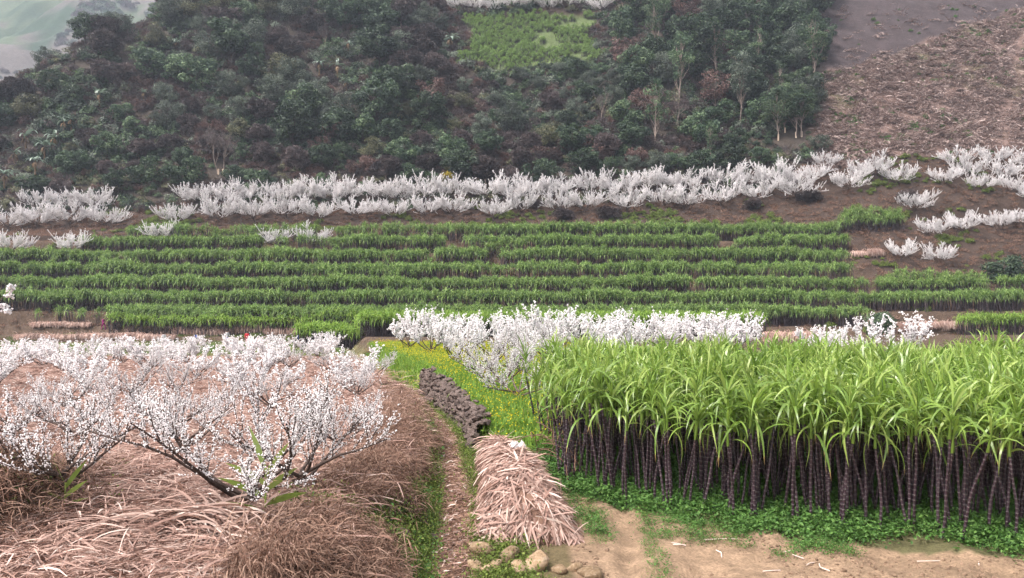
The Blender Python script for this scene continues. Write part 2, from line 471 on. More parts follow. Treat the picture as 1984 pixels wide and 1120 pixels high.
# ------------------------------------------------------------------ regions of the land
def region(X, Y):
    """0 orchard floor, 1 path, 2 bank, 3 bare soil, 4 cane field, 5 flower meadow, 6 terraces, 7 plum slope, 8 wooded hillside, 9 cleared slope, 10 burnt, 11 upper field, 12 verge"""
    X, Y = np.broadcast_arrays(np.asarray(X, float), np.asarray(Y, float))
    px = path_x(Y); wx = wall_x(Y); Yt = Y + warp(X)
    r = np.zeros(X.shape, int)
    edge = np.interp(X, [1, 1.6, 4.3, 8.45, 14], [16.2, 15.7, 13.6, 12.35, 11.2]) + .25 * (fbm(X * 1.5, X * 0, 3) - .5)
    right = X > wx + .15
    r[right] = 5
    r[right & (Y < 19)] = 12
    r[(X > .95) & (Y < edge)] = 3
    r[(X > .9) & (Y >= edge) & (Y < 23.5)] = 4
    r[np.abs(X - px) < .31 + .08 * fbm(Y * 1.2, Y * 0, 8)] = 1
    r[(X < px - .3) & (X > px - np.interp(Y, [12, 20, 30], [2.0, 1.35, 1.2])) & (Y < 36)] = 2
    r[(X >= px + .3) & (X <= wx + .15)] = 12
    r[((Y > 62) | ((Y > 23.5) & (X > 3 + (Y - 23.5) * .25))) & (X > px + .3)] = 6
    r[(X < px) & (Y > 64 + 6 * fbm(X * .2, Y * .2, 6))] = 13
    r[Y > 99] = 6
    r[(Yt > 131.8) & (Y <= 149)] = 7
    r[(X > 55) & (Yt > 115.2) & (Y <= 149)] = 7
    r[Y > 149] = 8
    bare = (Y > 147) & (X > .41 * Y + .8 * (fbm(Y * .2, Y * 0, 2) - .5) * 6)
    r[bare] = 9
    r[bare & (Y > 177 + (X - 73) * .40 + 5 * (fbm(X * .12, Y * .12, 4) - .5))] = 10
    r[(Y > 187 + 5 * fbm(X * .2, X * 0, 14)) & (Y < 207.5) & (X > -14 + 9 * (fbm(Y * .2, Y * 0, 15) - .3)) & (X < 24 - 8 * (fbm(Y * .25, Y * 0, 16) - .3))] = 11
    r[(Y >= 207.5) & (Y < 214) & (X > -16) & (X < 32)] = 7
    return r

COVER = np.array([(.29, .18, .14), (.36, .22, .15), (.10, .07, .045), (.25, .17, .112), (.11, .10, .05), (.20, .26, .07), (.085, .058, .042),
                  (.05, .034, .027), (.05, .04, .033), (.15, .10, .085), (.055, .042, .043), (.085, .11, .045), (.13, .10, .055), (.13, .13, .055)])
NAMES = {0: 'orchard_ground', 1: 'path', 2: 'earth_bank', 3: 'soil_field', 4: 'cane_field_ground', 5: 'meadow', 6: 'terraced_ground', 7: 'orchard_slope',
         8: 'hillside', 9: 'cleared_slope', 10: 'burnt_slope', 11: 'upper_field', 12: 'verge', 13: 'grass_plot'}

def build_land():
    xs = np.unique(np.concatenate([np.arange(-190, -40, 3.), np.arange(-40, -13, 1.), np.arange(-13, 13, .13), np.arange(13, 40, 1.), np.arange(40, 191, 3.)]).round(3))
    ys = np.unique(np.concatenate([np.arange(-12, 9, 1.), np.arange(9, 24, .13), np.arange(24, 40, .35), np.arange(40, 98, 1.5), np.arange(98, 150, .45), np.arange(150, 262, 1.6)]).round(3))
    XX, YY = np.meshgrid(xs, ys)
    ZZ = height(XX, YY)
    nx, ny = len(xs), len(ys)
    V = np.stack([XX, YY, ZZ], -1).reshape(-1, 3)
    I = np.arange(nx * ny).reshape(ny, nx)
    Q = np.stack([I[:-1, :-1], I[:-1, 1:], I[1:, 1:], I[1:, :-1]], -1).reshape(-1, 4)
    cx, cy = V[Q, 0].mean(1), V[Q, 1].mean(1)
    reg = region(cx, cy)
    vreg = region(V[:, 0], V[:, 1])
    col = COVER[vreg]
    moss = np.clip((fbm(V[:, 0] * .9, V[:, 1] * .9, 41) - .5) * 6, 0, 1)[:, None]
    m2 = np.isin(vreg, (2, 12))[:, None] * moss
    col = col * (1 - m2) + np.array([.10, .13, .03]) * m2
    g = np.clip((fbm(V[:, 0] * .12, V[:, 1] * .12, 52) - .5) * 5, 0, 1)[:, None] * np.isin(vreg, (9,))[:, None] * .5
    col = col * (1 - g) + np.array([.09, .10, .045]) * g
    for k, nm in NAMES.items():
        f = Q[reg == k]
        if not len(f): continue
        u, inv = np.unique(f, return_inverse=True)
        mb = MB(); mb.add(V[u], inv.reshape(f.shape))
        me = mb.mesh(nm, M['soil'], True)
        a = me.attributes.new('cover', 'FLOAT_COLOR', 'POINT')
        a.data.foreach_set('color', np.concatenate([col[u], np.ones((len(u), 1))], 1).astype(np.float32).ravel())
        tag(link(me, nm), kind='structure')
build_land()

def far_mountain():
    xs = np.arange(-760, -150, 9.); ys = np.arange(330, 900, 9.)
    XX, YY = np.meshgrid(xs, ys)
    Z = -60 + (YY - 330) * .78 + (fbm(XX * .012, YY * .012, 61) - .5) * 90 + (fbm(XX * .05, YY * .05, 63) - .5) * 14
    Z = np.floor(Z / 7) * 7 * .35 + Z * .65
    V = np.stack([XX, YY, Z], -1).reshape(-1, 3)
    I = np.arange(XX.size).reshape(XX.shape)
    Q = np.stack([I[:-1, :-1], I[:-1, 1:], I[1:, 1:], I[1:, :-1]], -1).reshape(-1, 4)
    n = fbm(V[:, 0] * .014, V[:, 1] * .014, 71)[:, None]
    w = np.clip((fbm(V[:, 0] * .03, V[:, 1] * .03, 77) - .56) * 9, 0, 1)[:, None]
    col = np.where(n < .5, np.array([[.07, .09, .055]]), np.array([[.10, .085, .078]]))
    col = col * (1 - w) + np.array([.03, .05, .03]) * w
    mb = MB(); mb.add(V, Q); me = mb.mesh('mountain', M['soil'], True)
    a = me.attributes.new('cover', 'FLOAT_COLOR', 'POINT')
    a.data.foreach_set('color', np.concatenate([col, np.ones((len(V), 1))], 1).astype(np.float32).ravel())
    tag(link(me, 'mountain'), kind='structure')
far_mountain()

# ------------------------------------------------------------------ plum trees
def plum_meshes(seed, H=2.5, spread=1.0, limbs=6, low=.55, puff=.022, step=.035, shoots=7, sub=4, k=5, base=.4, lift=1.0, jit=.75, slen=.34):
    g = np.random.default_rng(seed)
    S = []; B = []
    def poly(p, d, L, r0, r1, n, pull):
        pts = [p]
        for i in range(n):
            d = unit(d + pull * (.9 / n) + g.normal(0, .11, 3)); q = p + d * L / n
            S.append((p, q, r0 + (r1 - r0) * i / n, r0 + (r1 - r0) * (i + 1) / n)); p = q; pts.append(p)
        return pts, d
    up = np.array([0, 0, 1.])
    def flower(pts, t0=0.0):
        pts = np.array(pts); seg = np.linalg.norm(np.diff(pts, axis=0), axis=1); cum = np.concatenate([[0], np.cumsum(seg)])
        n = int(cum[-1] / step)
        if n < 1: return
        s = g.uniform(t0, 1, n) * cum[-1]
        B.append(np.stack([np.interp(s, cum, pts[:, i]) for i in range(3)], 1) + g.normal(0, puff * jit, (n, 3)))
    tr, _ = poly(np.array([0, 0, -.15]), unit(np.array([g.normal(0, .12), g.normal(0, .12), 1])), base + .15, .075, .055, 3, up * .1)
    a0 = g.uniform(0, 6.28)
    for i in range(limbs):
        az = a0 + i * 2 * PI / limbs + g.normal(0, .22); el = g.uniform(low - .12, low + .25)
        d = np.array([math.cos(az) * math.cos(el), math.sin(az) * math.cos(el), math.sin(el)])
        L = H * g.uniform(.72, 1.0) * spread
        lp, _ = poly(tr[-1 - (i % 2)], d, L, .04, .013, 6, up * g.uniform(.25, .7) * lift)
        flower(lp[3:])
        for j in range(shoots):
            t = g.uniform(1.6, 6); q = int(min(5, t)); p = lp[q] + (lp[q + 1] - lp[q]) * (t - q)
            out = unit(lp[q + 1] - lp[q])
            d2 = unit(out * .45 + up * g.uniform(.45, 1.0) + g.normal(0, .38, 3))
            sp, _ = poly(p, d2, H * slen * g.uniform(.7, 1.3), .013, .005, 3, up * .45)
            flower(sp, .12)
            for m in range(sub):
                t2 = g.uniform(.5, 2.9); q2 = int(t2); p2 = sp[q2] + (sp[q2 + 1] - sp[q2]) * (t2 - q2)
                tp, _ = poly(p2, unit(d2 * .5 + up * .4 + g.normal(0, .5, 3)), H * g.uniform(.09, .2), .006, .003, 2, up * .4)
                flower(tp)
    bark = MB(); V, F = tubes([s[0] for s in S], [s[1] for s in S], np.array([s[2] for s in S]), np.array([s[3] for s in S]), k)
    bark.add(V, F)
    P = np.concatenate(B); V, F = puffs(P, puff * g.uniform(.7, 1.3, len(P)), g)
    bl = MB(); bl.add(V, F, np.repeat(g.uniform(0, 1, len(P)), 6))
    return bark.mesh('branches', M['plum_bark'], True), bl.mesh('blossom', M['blossom'])

PL_NEAR = [plum_meshes(100 + i, 2.0, 1.05, 6, .46, .0135, .021, 8, 4, lift=.55, jit=1.1) for i in range(3)]
PL_WIDE = plum_meshes(120, 2.3, 1.3, 8, .40, .0135, .019, 8, 5, base=.25, lift=.75, jit=1.1)
PL_MID = [plum_meshes(130 + i, 2.5, 1.0, 6, .6, .04, .05, 8, 4, 4) for i in range(4)]
PL_FAR = [plum_meshes(140 + i, 2.2, 1.2, 10, .40, .028, .016, 15, 1, 3, .5, .65, .55, .5) for i in range(5)]

def plum(ms, x, y, label, group, scale=1.0, rot=None, squash=1.0):
    t = thing('plum_tree', label, 'plum tree', group, (x, y, hz(x, y)), (0, 0, random.uniform(0, 6.28) if rot is None else rot), (scale, scale, scale * squash))
    link(ms[0], 'branches', t); o = link(ms[1], 'blossom', t)
    return t

# the three beside the straw heap
x, y, _ = on_ground(470, 985)
plum(PL_WIDE, x, y, 'wide low white plum tree with forked dark stems behind the heap of dry leaves', None, 1.02, 2.2, .82)
x, y, _ = on_ground(112, 975)
plum(PL_NEAR[0], x, y, 'white plum tree with crooked brown trunk beside the mossy hump', None, .95, 1.0)
x, y, _ = on_ground(580, 965)
plum(PL_NEAR[1], x, y, 'white plum tree leaning over the top of the earth bank beside the path', None, .9, 4.0)
taken = [(o.location.x, o.location.y) for o in coll.objects if o.name.startswith('plum_tree')]
ORCH = 'plum trees across the straw covered orchard'
def try_plum(x, y, dmin, fn):
    for a, b in taken:
        if (a - x) ** 2 + (b - y) ** 2 < dmin * dmin: return
    taken.append((x, y)); fn(x, y)
for px_, py_ in ((325, 850), (660, 875), (150, 865), (343, 765), (128, 800), (205, 872), (20, 860), (365, 880), (525, 800), (690, 775), (640, 730), (250, 770), (450, 745), (730, 735), (560, 720)):
    x, y, _ = on_ground(px_, py_)
    try_plum(x, y, 1.2, lambda x, y: plum(random.choice(PL_NEAR), x, y, 'low open white plum tree with bare brown stems rising from the dry straw', 'open plum trees in the straw', random.uniform(.75, .95), None, .9))
yy = 27.0
while yy < 74:
    xx = -0.72 * yy
    sp = 5.3 if yy < 60 else 5.6
    while xx < path_x(yy) - 1.8:
        x = xx + random.uniform(-1, 1); y = yy + random.uniform(-1.1, 1.1)
        if y < np.interp(992 + x / y * FPX, [150, 330, 420, 700], [58, 60, 70, 74]):
            try_plum(x, y, 3.0, lambda x, y: plum(random.choice(PL_MID), x, y, 'dense white plum tree in the massed rows of the orchard before the straw rolls', ORCH, random.uniform(.8, 1.0), None, .78))
        xx += sp
    yy += sp * (.95 if yy < 60 else 1.25)
# along the flower meadow behind the stone wall
MEAD = 'plum trees along the mustard meadow'
for px_, Y in ((835, 45), (880, 38), (935, 31.5), (968, 27.5), (1000, 25.2), (1005, 32), (950, 40), (900, 48), (1050, 28.5), (1060, 37), (1010, 46), (1110, 32), (1130, 41), (1170, 36), (1190, 46), (1090, 51), (1240, 40),
              (1260, 49), (1310, 45), (1350, 52), (1410, 41), (1430, 46), (1390, 50), (1580, 44), (1620, 42), (960, 56), (860, 57), (1300, 55), (1200, 56), (790, 52), (1040, 58), (1735, 33)):
    x = xat(px_, Y)
    s = random.uniform(.88, 1.08)
    if px_ in (1580, 1620): s = .72
    if px_ == 1735: s = 1.0
    try_plum(x, Y, 1.2, lambda x, y: plum(PL_NEAR[2] if Y < 33 else random.choice(PL_MID), x, y, 'white blossoming plum tree between the mustard meadow and the lowest cane terrace', MEAD, s))
# on the slope above the terraces
SLOPE = 'plum trees on the brown slope above the cane terraces'
def slope_plum(px_, py_, s, where='on the brown slope below the wood'):
    x, y, _ = on_ground(px_, py_, 95)
    try_plum(x, y, 2.2, lambda x, y: plum(random.choice(PL_FAR), x, y, 'spreading white plum tree ' + where, 'plum trees ' + where, s * 1.05, None, .78))
for p in range(20, 1560, 66):
    if 270 < p < 325: continue
    q = p + random.uniform(-16, 16)
    slope_plum(q, np.interp(q, [0, 300, 930, 1400, 1600], [446, 432, 421, 402, 385]) + random.uniform(-4, 5), random.uniform(1.65, 2.0), 'in the row just above the top cane terrace')
for p in range(90, 1560, 50):
    if 200 < p < 350: continue
    q = p + random.uniform(-18, 18)
    slope_plum(q, np.interp(q, [0, 500, 1000, 1500, 1984], [416, 396, 391, 366, 335]) + random.uniform(-6, 5), random.uniform(1.7, 2.15), 'in the upper row against the foot of the wood')
for q, w in ((1580, 352), (1640, 372), (1668, 350), (1740, 358), (1700, 340), (1600, 330), (1830, 360), (1880, 345), (1900, 372), (1950, 350), (1975, 378), (1850, 325), (1925, 322), (1990, 328), (1770, 412), (1812, 460), (1862, 452),
             (1938, 447), (1985, 440), (1745, 505), (1822, 512), (2010, 400)):
    slope_plum(q, w, random.uniform(1.35, 1.7) if w < 480 else 1.25, 'under the cleared slope' if w < 400 else 'on the open brown ground beside the terrace ends')
for q, w in ((534, 488), (612, 485), (318, 470), (25, 494), (140, 492)):
    x, y, _ = on_ground(q, w, 95)
    plum(random.choice(PL_FAR), x, y, 'white plum tree growing among the terraced sugarcane', 'plum trees among the cane terraces', 1.5, None, .85)
for q in range(890, 1200, 34):
    x = xat(q, 209)
    plum(random.choice(PL_FAR), x, 209 + random.uniform(-1, 1.5), 'white plum tree in the row above the upper cane field', 'plum trees above the upper cane field', 1.7)
# one shoot leaning in from the mossy hump
def leaning_shoot():
    g = np.random.default_rng(5); bx, by = -8.75, 10.9; z0 = hz(bx, by)
    pts = np.array([[0, 0, -.1], [.02, 0, .8], [.0, .02, 1.7], [.22, .03, 2.3], [.62, .05, 2.62], [1.15, .06, 2.9], [1.42, .06, 3.25]])
    pts[:, 2] *= (4.52 - z0) / 3.25
    t = thing('plum_tree', 'thin plum sapling leaning out with a few large white flower tufts', 'plum tree', None, (bx, by, z0))
    mb = MB(); V, F = tubes(pts[:-1], pts[1:], np.linspace(.03, .008, 6), np.linspace(.026, .005, 6), 5); mb.add(V, F)
    tw = np.array([[1.15, .06, 2.9], [1.32, .1, 2.88]]); tw[:, 2] *= (4.52 - z0) / 3.25
    V, F = tubes(tw[:1], tw[1:], .007, .004, 4); mb.add(V, F)
    link(mb.mesh('branches', M['plum_bark'], True), 'branches', t)
    C = np.concatenate([pts[-1:], pts[-1:] - [[.04, 0, .12]], tw[1:], tw[1:] + [[-.05, 0, .06]], pts[3:4]])
    P = np.repeat(C, 26, 0) + g.normal(0, .028, (len(C) * 26, 3))
    V, F = puffs(P, g.uniform(.016, .028, len(P)), g); bl = MB(); bl.add(V, F, np.repeat(g.uniform(0, 1, len(P)), 6))
    link(bl.mesh('blossom', M['blossom']), 'blossom', t)
leaning_shoot()

# ------------------------------------------------------------------ sugarcane of the near field
def stalk_mesh(seed, n=20, step=.098, r=.029):
    g = np.random.default_rng(seed); lean = g.normal(0, .05, 2); k = 7
    zs, rs, ts = [], [], []
    for j in range(n):
        for f, q in ((0, 1.12), (.1, 1.16), (.2, .98), (.65, .97), (.92, 1.0)):
            zs.append((j + f) * step); rs.append(r * q * (1 - .012 * j)); ts.append(j + f)
    zs = np.array(zs) - .08; H = zs[-1]; u = np.clip(zs / H, 0, 1)
    cx = lean[0] * u ** 1.8 * 2.2 + .012 * np.sin(u * 9 + seed); cy = lean[1] * u ** 1.8 * 2.2
    th = np.arange(k) * 2 * PI / k
    V = np.stack([cx[:, None] + np.cos(th) * np.array(rs)[:, None], cy[:, None] + np.sin(th) * np.array(rs)[:, None], np.repeat(zs[:, None], k, 1)], -1)
    m = len(zs); I = np.arange(m * k).reshape(m, k)
    F = np.stack([I[:-1], np.roll(I[:-1], -1, 1), np.roll(I[1:], -1, 1), I[1:]], -1).reshape(-1, 4)
    mb = MB(); mb.add(V.reshape(-1, 3), F, np.repeat(ts, k), 0)
    top = np.array([cx[-1], cy[-1], H])
    V, F = tubes([top - [0, 0, .03]], [top + [lean[0] * .3, lean[1] * .3, .42]], .03, .014, 7); mb.add(V, F, .35, 1)
    return mb.mesh('stalk', [M['stalk'], M['cane_leaf']], True), top

STALK = [stalk_mesh(200 + i) for i in range(5)]

def leaf_set(g, n_up, n_arch, n_hang, segs=7):
    """directions, lengths, widths, droops of the blades round one stalk top"""
    D, L, W, dr, z0 = [], [], [], [], []
    az = g.uniform(0, 6.28)
    for i in range(n_up + n_arch + n_hang):
        az += 2.5 + g.normal(0, .35)
        if i < n_up: el, l, w, d, z = g.uniform(1.05, 1.5), g.uniform(.5, .85), .046, g.uniform(.2, 1.1), .42
        elif i < n_up + n_arch: el, l, w, d, z = g.uniform(.8, 1.25), g.uniform(.85, 1.2), .05, g.uniform(1.0, 1.7), .3
        else: el, l, w, d, z = g.uniform(.5, .95), g.uniform(.85, 1.25), .05, g.uniform(1.9, 2.9), .1
        D.append((math.cos(az) * math.cos(el), math.sin(az) * math.cos(el), math.sin(el))); L.append(l); W.append(w * g.uniform(.85, 1.2)); dr.append(d); z0.append(z + g.uniform(-.06, .1))
    return np.array(D), np.array(L), np.array(W), np.array(dr), np.array(z0)

def blade_meshes():
    out = []
    g = np.random.default_rng(31)
    for kind, (el0, el1, l0, l1, w, d0, d1, n) in enumerate(((1.05, 1.5, .5, .85, .046, .2, 1.1, 6), (.8, 1.25, .85, 1.2, .052, 1.0, 1.7, 7), (.5, .95, .9, 1.25, .052, 1.9, 2.9, 7))):
        lst = []
        for i in range(n):
            el = g.uniform(el0, el1)
            V, F, m = ribbons(np.zeros((1, 3)), np.array([[math.cos(el), 0, math.sin(el)]]), g.uniform(l0, l1), w, g.uniform(d0, d1), 8, None, g, 1.0, np.array([[0, g.normal(0, .15), 0]]))
            mb = MB(); t = g.uniform(0, .85); tt = np.repeat(np.linspace(0, 1, 9), 2)
            tint = np.where((tt > .82) & (kind == 2) & (i % 2 == 0), .96, t)
            mb.add(V, F, tint); lst.append(mb.mesh('leaf', M['cane_leaf'], True))
        out.append(lst)
    return out
BLADE = blade_meshes()

def stool_leaves(seed, tops):
    g = np.random.default_rng(seed); mb = MB()
    for tp, tilt in tops:
        D, L, W, dr, z0 = leaf_set(g, 5, 5, 2)
        P = np.repeat(tp[None], len(D), 0); P[:, 2] += z0
        D = D + np.array([tilt[0], tilt[1], 0])
        V, F, m = ribbons(P, D, L, W, dr, 6, None, g, 1.0, np.stack([g.normal(0, .12, len(D)), g.normal(0, .12, len(D)), np.zeros(len(D))], 1))
        base = g.uniform(0, .85, len(D)); tt = np.repeat(np.linspace(0, 1, 7), 2)
        tint = np.where((tt[None] > .8) & (dr[:, None] > 2.3), .95, base[:, None]).ravel()
        mb.add(V, F, tint)
    return mb.mesh('leaves', M['cane_leaf'], True)

def stool_plan(seed):
    g = np.random.default_rng(seed); plan = []
    n = g.integers(5, 8)
    for i in range(n):
        a = g.uniform(0, 6.28); r = g.uniform(.08, .46)
        tx, ty = np.clip(g.normal(0, .07, 2) + np.array([math.cos(a), math.sin(a)]) * .035, -.16, .16)
        plan.append((i % 5 if g.random() < .5 else int(g.integers(0, 5)), r * math.cos(a), r * math.sin(a), tx, ty, g.uniform(0, 6.28), g.uniform(.86, 1.08)))
    return plan

def stalk_matrix(p):
    si, x, y, tx, ty, rzv, sc = p
    return Matrix.Translation((x, y, 0)) @ Euler((-ty, tx, rzv), 'XYZ').to_matrix().to_4x4() @ Matrix.Diagonal((1, 1, sc, 1))

PLANS = [stool_plan(300 + i) for i in range(8)]
def plan_tops(plan):
    out = []
    for p in plan:
        mt = stalk_matrix(p); tp = mt @ Vector(STALK[p[0]][1])
        out.append((np.array(tp), (p[3], p[4])))
    return out
STOOL_LEAVES = [stool_leaves(320 + i, plan_tops(p)) for i, p in enumerate(PLANS)]

def cane_stool(x, y, k, rot, sc, single):
    front = single
    t = thing('sugarcane_plant',
              'tall purple sugarcane stool in the outer rows beside the bare soil' if front else 'tall purple sugarcane stool inside the cane field among the rows',
              'sugarcane', 'sugarcane stools in the outer rows' if front else 'sugarcane stools inside the near field', (x, y, hz(x, y) - .02), (0, 0, rot), sc)
    for p in PLANS[k]:
        s = link(STALK[p[0]][0], 'stalk', t); s.matrix_local = stalk_matrix(p)
        if single:
            tp = STALK[p[0]][1]; az = random.uniform(0, 6.28)
            for kind, cnt in ((0, 5), (1, 5), (2, 2)):
                for i in range(cnt):
                    az += 2.5 + random.gauss(0, .3)
                    link(random.choice(BLADE[kind]), 'leaf', s, (tp[0], tp[1], tp[2] + (.42, .3, .1)[kind] + random.uniform(-.06, .1)), (random.gauss(0, .12), random.gauss(0, .12), az), random.uniform(.85, 1.12))
    if not single: link(STOOL_LEAVES[k], 'leaves', t)
    return t

n_stool = 0
for r in range(12):
    xx = 1.25 + random.uniform(0, .3)
    while xx < 17:
        yf = np.interp(xx, [1, 1.6, 4.3, 8.45, 14], [16.6, 16.2, 14.4, 13.05, 12.2])
        y = yf + .25 + r * .92 + random.uniform(-.16, .16); x = xx + random.uniform(-.14, .14)
        if y < 22.6 and x < .73 * y + .5:
            cane_stool(x, y, random.randrange(8), random.uniform(0, 6.28), random.uniform(.93, 1.05), r < 2)
            n_stool += 1
        xx += .6 if r else .7

# ------------------------------------------------------------------ terraced sugarcane
def far_clump(seed, mat, n_st=5, H=2.15):
    g = np.random.default_rng(seed); mb = MB()
    P0 = np.stack([g.normal(0, .26, n_st), g.normal(0, .2, n_st), np.full(n_st, -.1)], 1); P1 = P0 + np.stack([g.normal(0, .12, n_st), g.normal(0, .12, n_st), g.uniform(H * .85, H * 1.12, n_st)], 1)
    V, F = tubes(P0, P1, .04, .04, 4); mb.add(V, F, .5, 1)
    for i in range(n_st):
        D, L, W, dr, z0 = leaf_set(g, 4, 5, 3)
        P = np.repeat(P1[i:i + 1], len(D), 0); P[:, 2] += z0 - .05
        V, F, m = ribbons(P, D, L * 1.08, W * 1.45, dr, 4, None, g); mb.add(V, F, np.repeat(g.uniform(0, 1, len(D)), m), 0)
    return mb.mesh('clump', [mat, M['dark_stalk']], True)
FARC = [far_clump(400 + i, M['cane_far']) for i in range(5)]
FARB = [far_clump(420 + i, M['cane_bright']) for i in range(4)]

def terrace_points(Yf, px0, px1, rows, gap=.0, rowstep=.9, step=.62):
    P = []
    x0, x1 = xat(px0, Yf), xat(px1, Yf)
    for r in range(rows):
        x = x0 + R.uniform(0, .3)
        while x < x1:
            e = min(x - x0, x1 - x)
            if R.random() > gap or e < .5:
                if vnoise(x * .22, Yf + r * .5, 91) > .12 + gap:
                    P.append((x + R.normal(0, .1), Yf + r * rowstep - float(warp(x)) + R.normal(0, .12) + 2.4 * (float(fbm(x * .05, Yf * 3, 55)) - .5)))
            x += step
    P = np.array(P)
    return np.column_stack([P, height(P[:, 0], P[:, 1]) - .05])

TERR = [  # front distance, from, to, rows, gaps, lifts
    (T_Y[0] + .35, 195, 1672, 3, .0), (T_Y[1] + .35, -30, 1668, 3, .0), (T_Y[2] + .35, -30, 1090, 3, .0), (T_Y[2] + .35, 1098, 1658, 3, .05),
    (T_Y[3] + .35, -30, 835, 3, .0), (T_Y[3] + .35, 838, 1652, 3, .12), (T_Y[4] + .35, -30, 940, 3, .04), (T_Y[4] + .35, 975, 1645, 3, .0),
    (T_Y[5] + .35, 150, 500, 3, .0), (T_Y[5] + .5, 640, 860, 3, .0), (T_Y[5] + .35, 480, 650, 1, .2), (T_Y[5] + .35, 860, 930, 2, .3), (T_Y[5] + .35, 940, 1640, 3, .0),
    (T_Y[6] + .35, 240, 930, 2, .12), (T_Y[6] + .35, 938, 1755, 3, .0),
    (T_Y[2] + .35, 1672, 1925, 3, .0), (T_Y[1] + .35, 1682, 2010, 3, .0), (T_Y[2] + .35, 1950, 2010, 2, 0)]
allP = np.concatenate([terrace_points(*t) for t in TERR])
ex = R.uniform(-80, 52, 700); ey = R.uniform(104, 129, 700); ek = (vnoise(ex * .08, ey * .25, 58) > .5) & (ex > xat(np.interp(ey, [104, 108, 120, 124, 129], [200, -30, -30, 150, 240]), ey)); ex, ey = ex[ek], ey[ek]
allP = np.concatenate([allP, np.column_stack([ex, ey, height(ex, ey) - .25])])
n = len(allP)
scatter('sugarcane_terraces', 'green sugarcane in dense bands on the stepped terraces below the blossoming slope', 'sugarcane', allP, rz(n, .06), R.uniform(.85, 1.1, n) * (.80 + .40 * fbm(allP[:, 0] * .16, allP[:, 1] * .4, 57)), FARC)
bP = np.concatenate([terrace_points(89, 575, 1480, 7, .0, .9, .7), terrace_points(99, 1882, 2010, 4, 0.0), terrace_points(T_Y[0] - .9, 200, 760, 1, 0)])
n = len(bP)
scatter('young_sugarcane', 'bright yellow-green sugarcane blocks at the foot of the terraces', 'sugarcane', bP, rz(n, .05), R.uniform(.88, 1.05, n), FARB)
uP = np.column_stack([R.uniform(-14, 24, 2600), R.uniform(187, 208, 2600)])
uP = uP[(fbm(uP[:, 0] * .12, uP[:, 1] * .3, 66) > .42) & (region(uP[:, 0], uP[:, 1]) == 11)]
uP = np.column_stack([uP, height(uP[:, 0], uP[:, 1]) - .3]); n = len(uP)
scatter('upper_sugarcane', 'patchy green cane on the field high between the woods', 'sugarcane', uP, rz(n, .1), R.uniform(.45, .75, n), FARC)

# ------------------------------------------------------------------ the wood
def crown_tree(seed, H, cr, ch, ncl, per, leaf, mat, bark, asp=.6, trunk_r=.13, clr=1.0, z_lo=.3, upr=.5, flat=.7):
    """trunk with limbs running to leaf clusters spread through an uneven crown"""
    g = np.random.default_rng(seed)
    u = unit(g.normal(size=(ncl, 3))) * (g.uniform(.25, 1, (ncl, 1)) ** .5)
    u[:, :2] += .12 * g.normal(size=(ncl, 2))
    C = u * np.array([cr, cr, ch * .5]) + np.array([0, 0, H - ch * .5])
    C[:, :2] *= (1.0 + .25 * np.sin(np.arctan2(u[:, 1], u[:, 0]) * 2 + seed))[:, None]
    S0, S1, r0, r1 = [], [], [], []
    tp = np.array([g.normal(0, .25), g.normal(0, .25), H * .72]); prev = np.array([0, 0, -.4]); nseg = 5
    nodes = [prev]
    for i in range(1, nseg + 1):
        q = tp * i / nseg + np.array([g.normal(0, .12), g.normal(0, .12), 0])
        S0.append(prev); S1.append(q); r0.append(trunk_r * (1 - .7 * (i - 1) / nseg)); r1.append(trunk_r * (1 - .7 * i / nseg)); prev = q; nodes.append(q)
    nodes = np.array(nodes)
    for c in C[: int(ncl * .8)]:
        k = np.argmin(np.abs(nodes[:, 2] - (c[2] - .25 * H))); k = max(1, k); a = nodes[k]; mid = (a + c) * .5 + g.normal(0, .2, 3) + [0, 0, .15]
        S0 += [a, mid]; S1 += [mid, c]; r0 += [trunk_r * .36, trunk_r * .22]; r1 += [trunk_r * .22, trunk_r * .06]
    tb = MB(); V, F = tubes(S0, S1, np.array(r0), np.array(r1), 5); tb.add(V, F)
    rad = clr * g.uniform(.6, 1.25, ncl)
    P, Nn, T = [], [], []
    for c, r in zip(C, rad):
        m = int(per * g.uniform(.6, 1.3) * (r / clr) ** 1.5)
        d = unit(g.normal(size=(m, 3))); rr = g.uniform(.35, 1, (m, 1)) ** .6
        P.append(c + d * rr * np.array([r, r, r * flat]) + g.normal(0, .06, (m, 3))); Nn.append(d + np.array([0, 0, upr]) + g.normal(0, .5, (m, 3)))
        T.append(np.clip(g.uniform(.05, .8) + g.normal(0, .2, m) , 0, 1))
    P = np.concatenate(P); V, F = cards(P, np.concatenate(Nn), leaf * g.uniform(.6, 1.3, len(P)), g, asp)
    lb = MB(); lb.add(V, F, np.repeat(np.concatenate(T), 4))
    return tb.mesh('trunk', M[bark], True), lb.mesh('crown', M[mat])

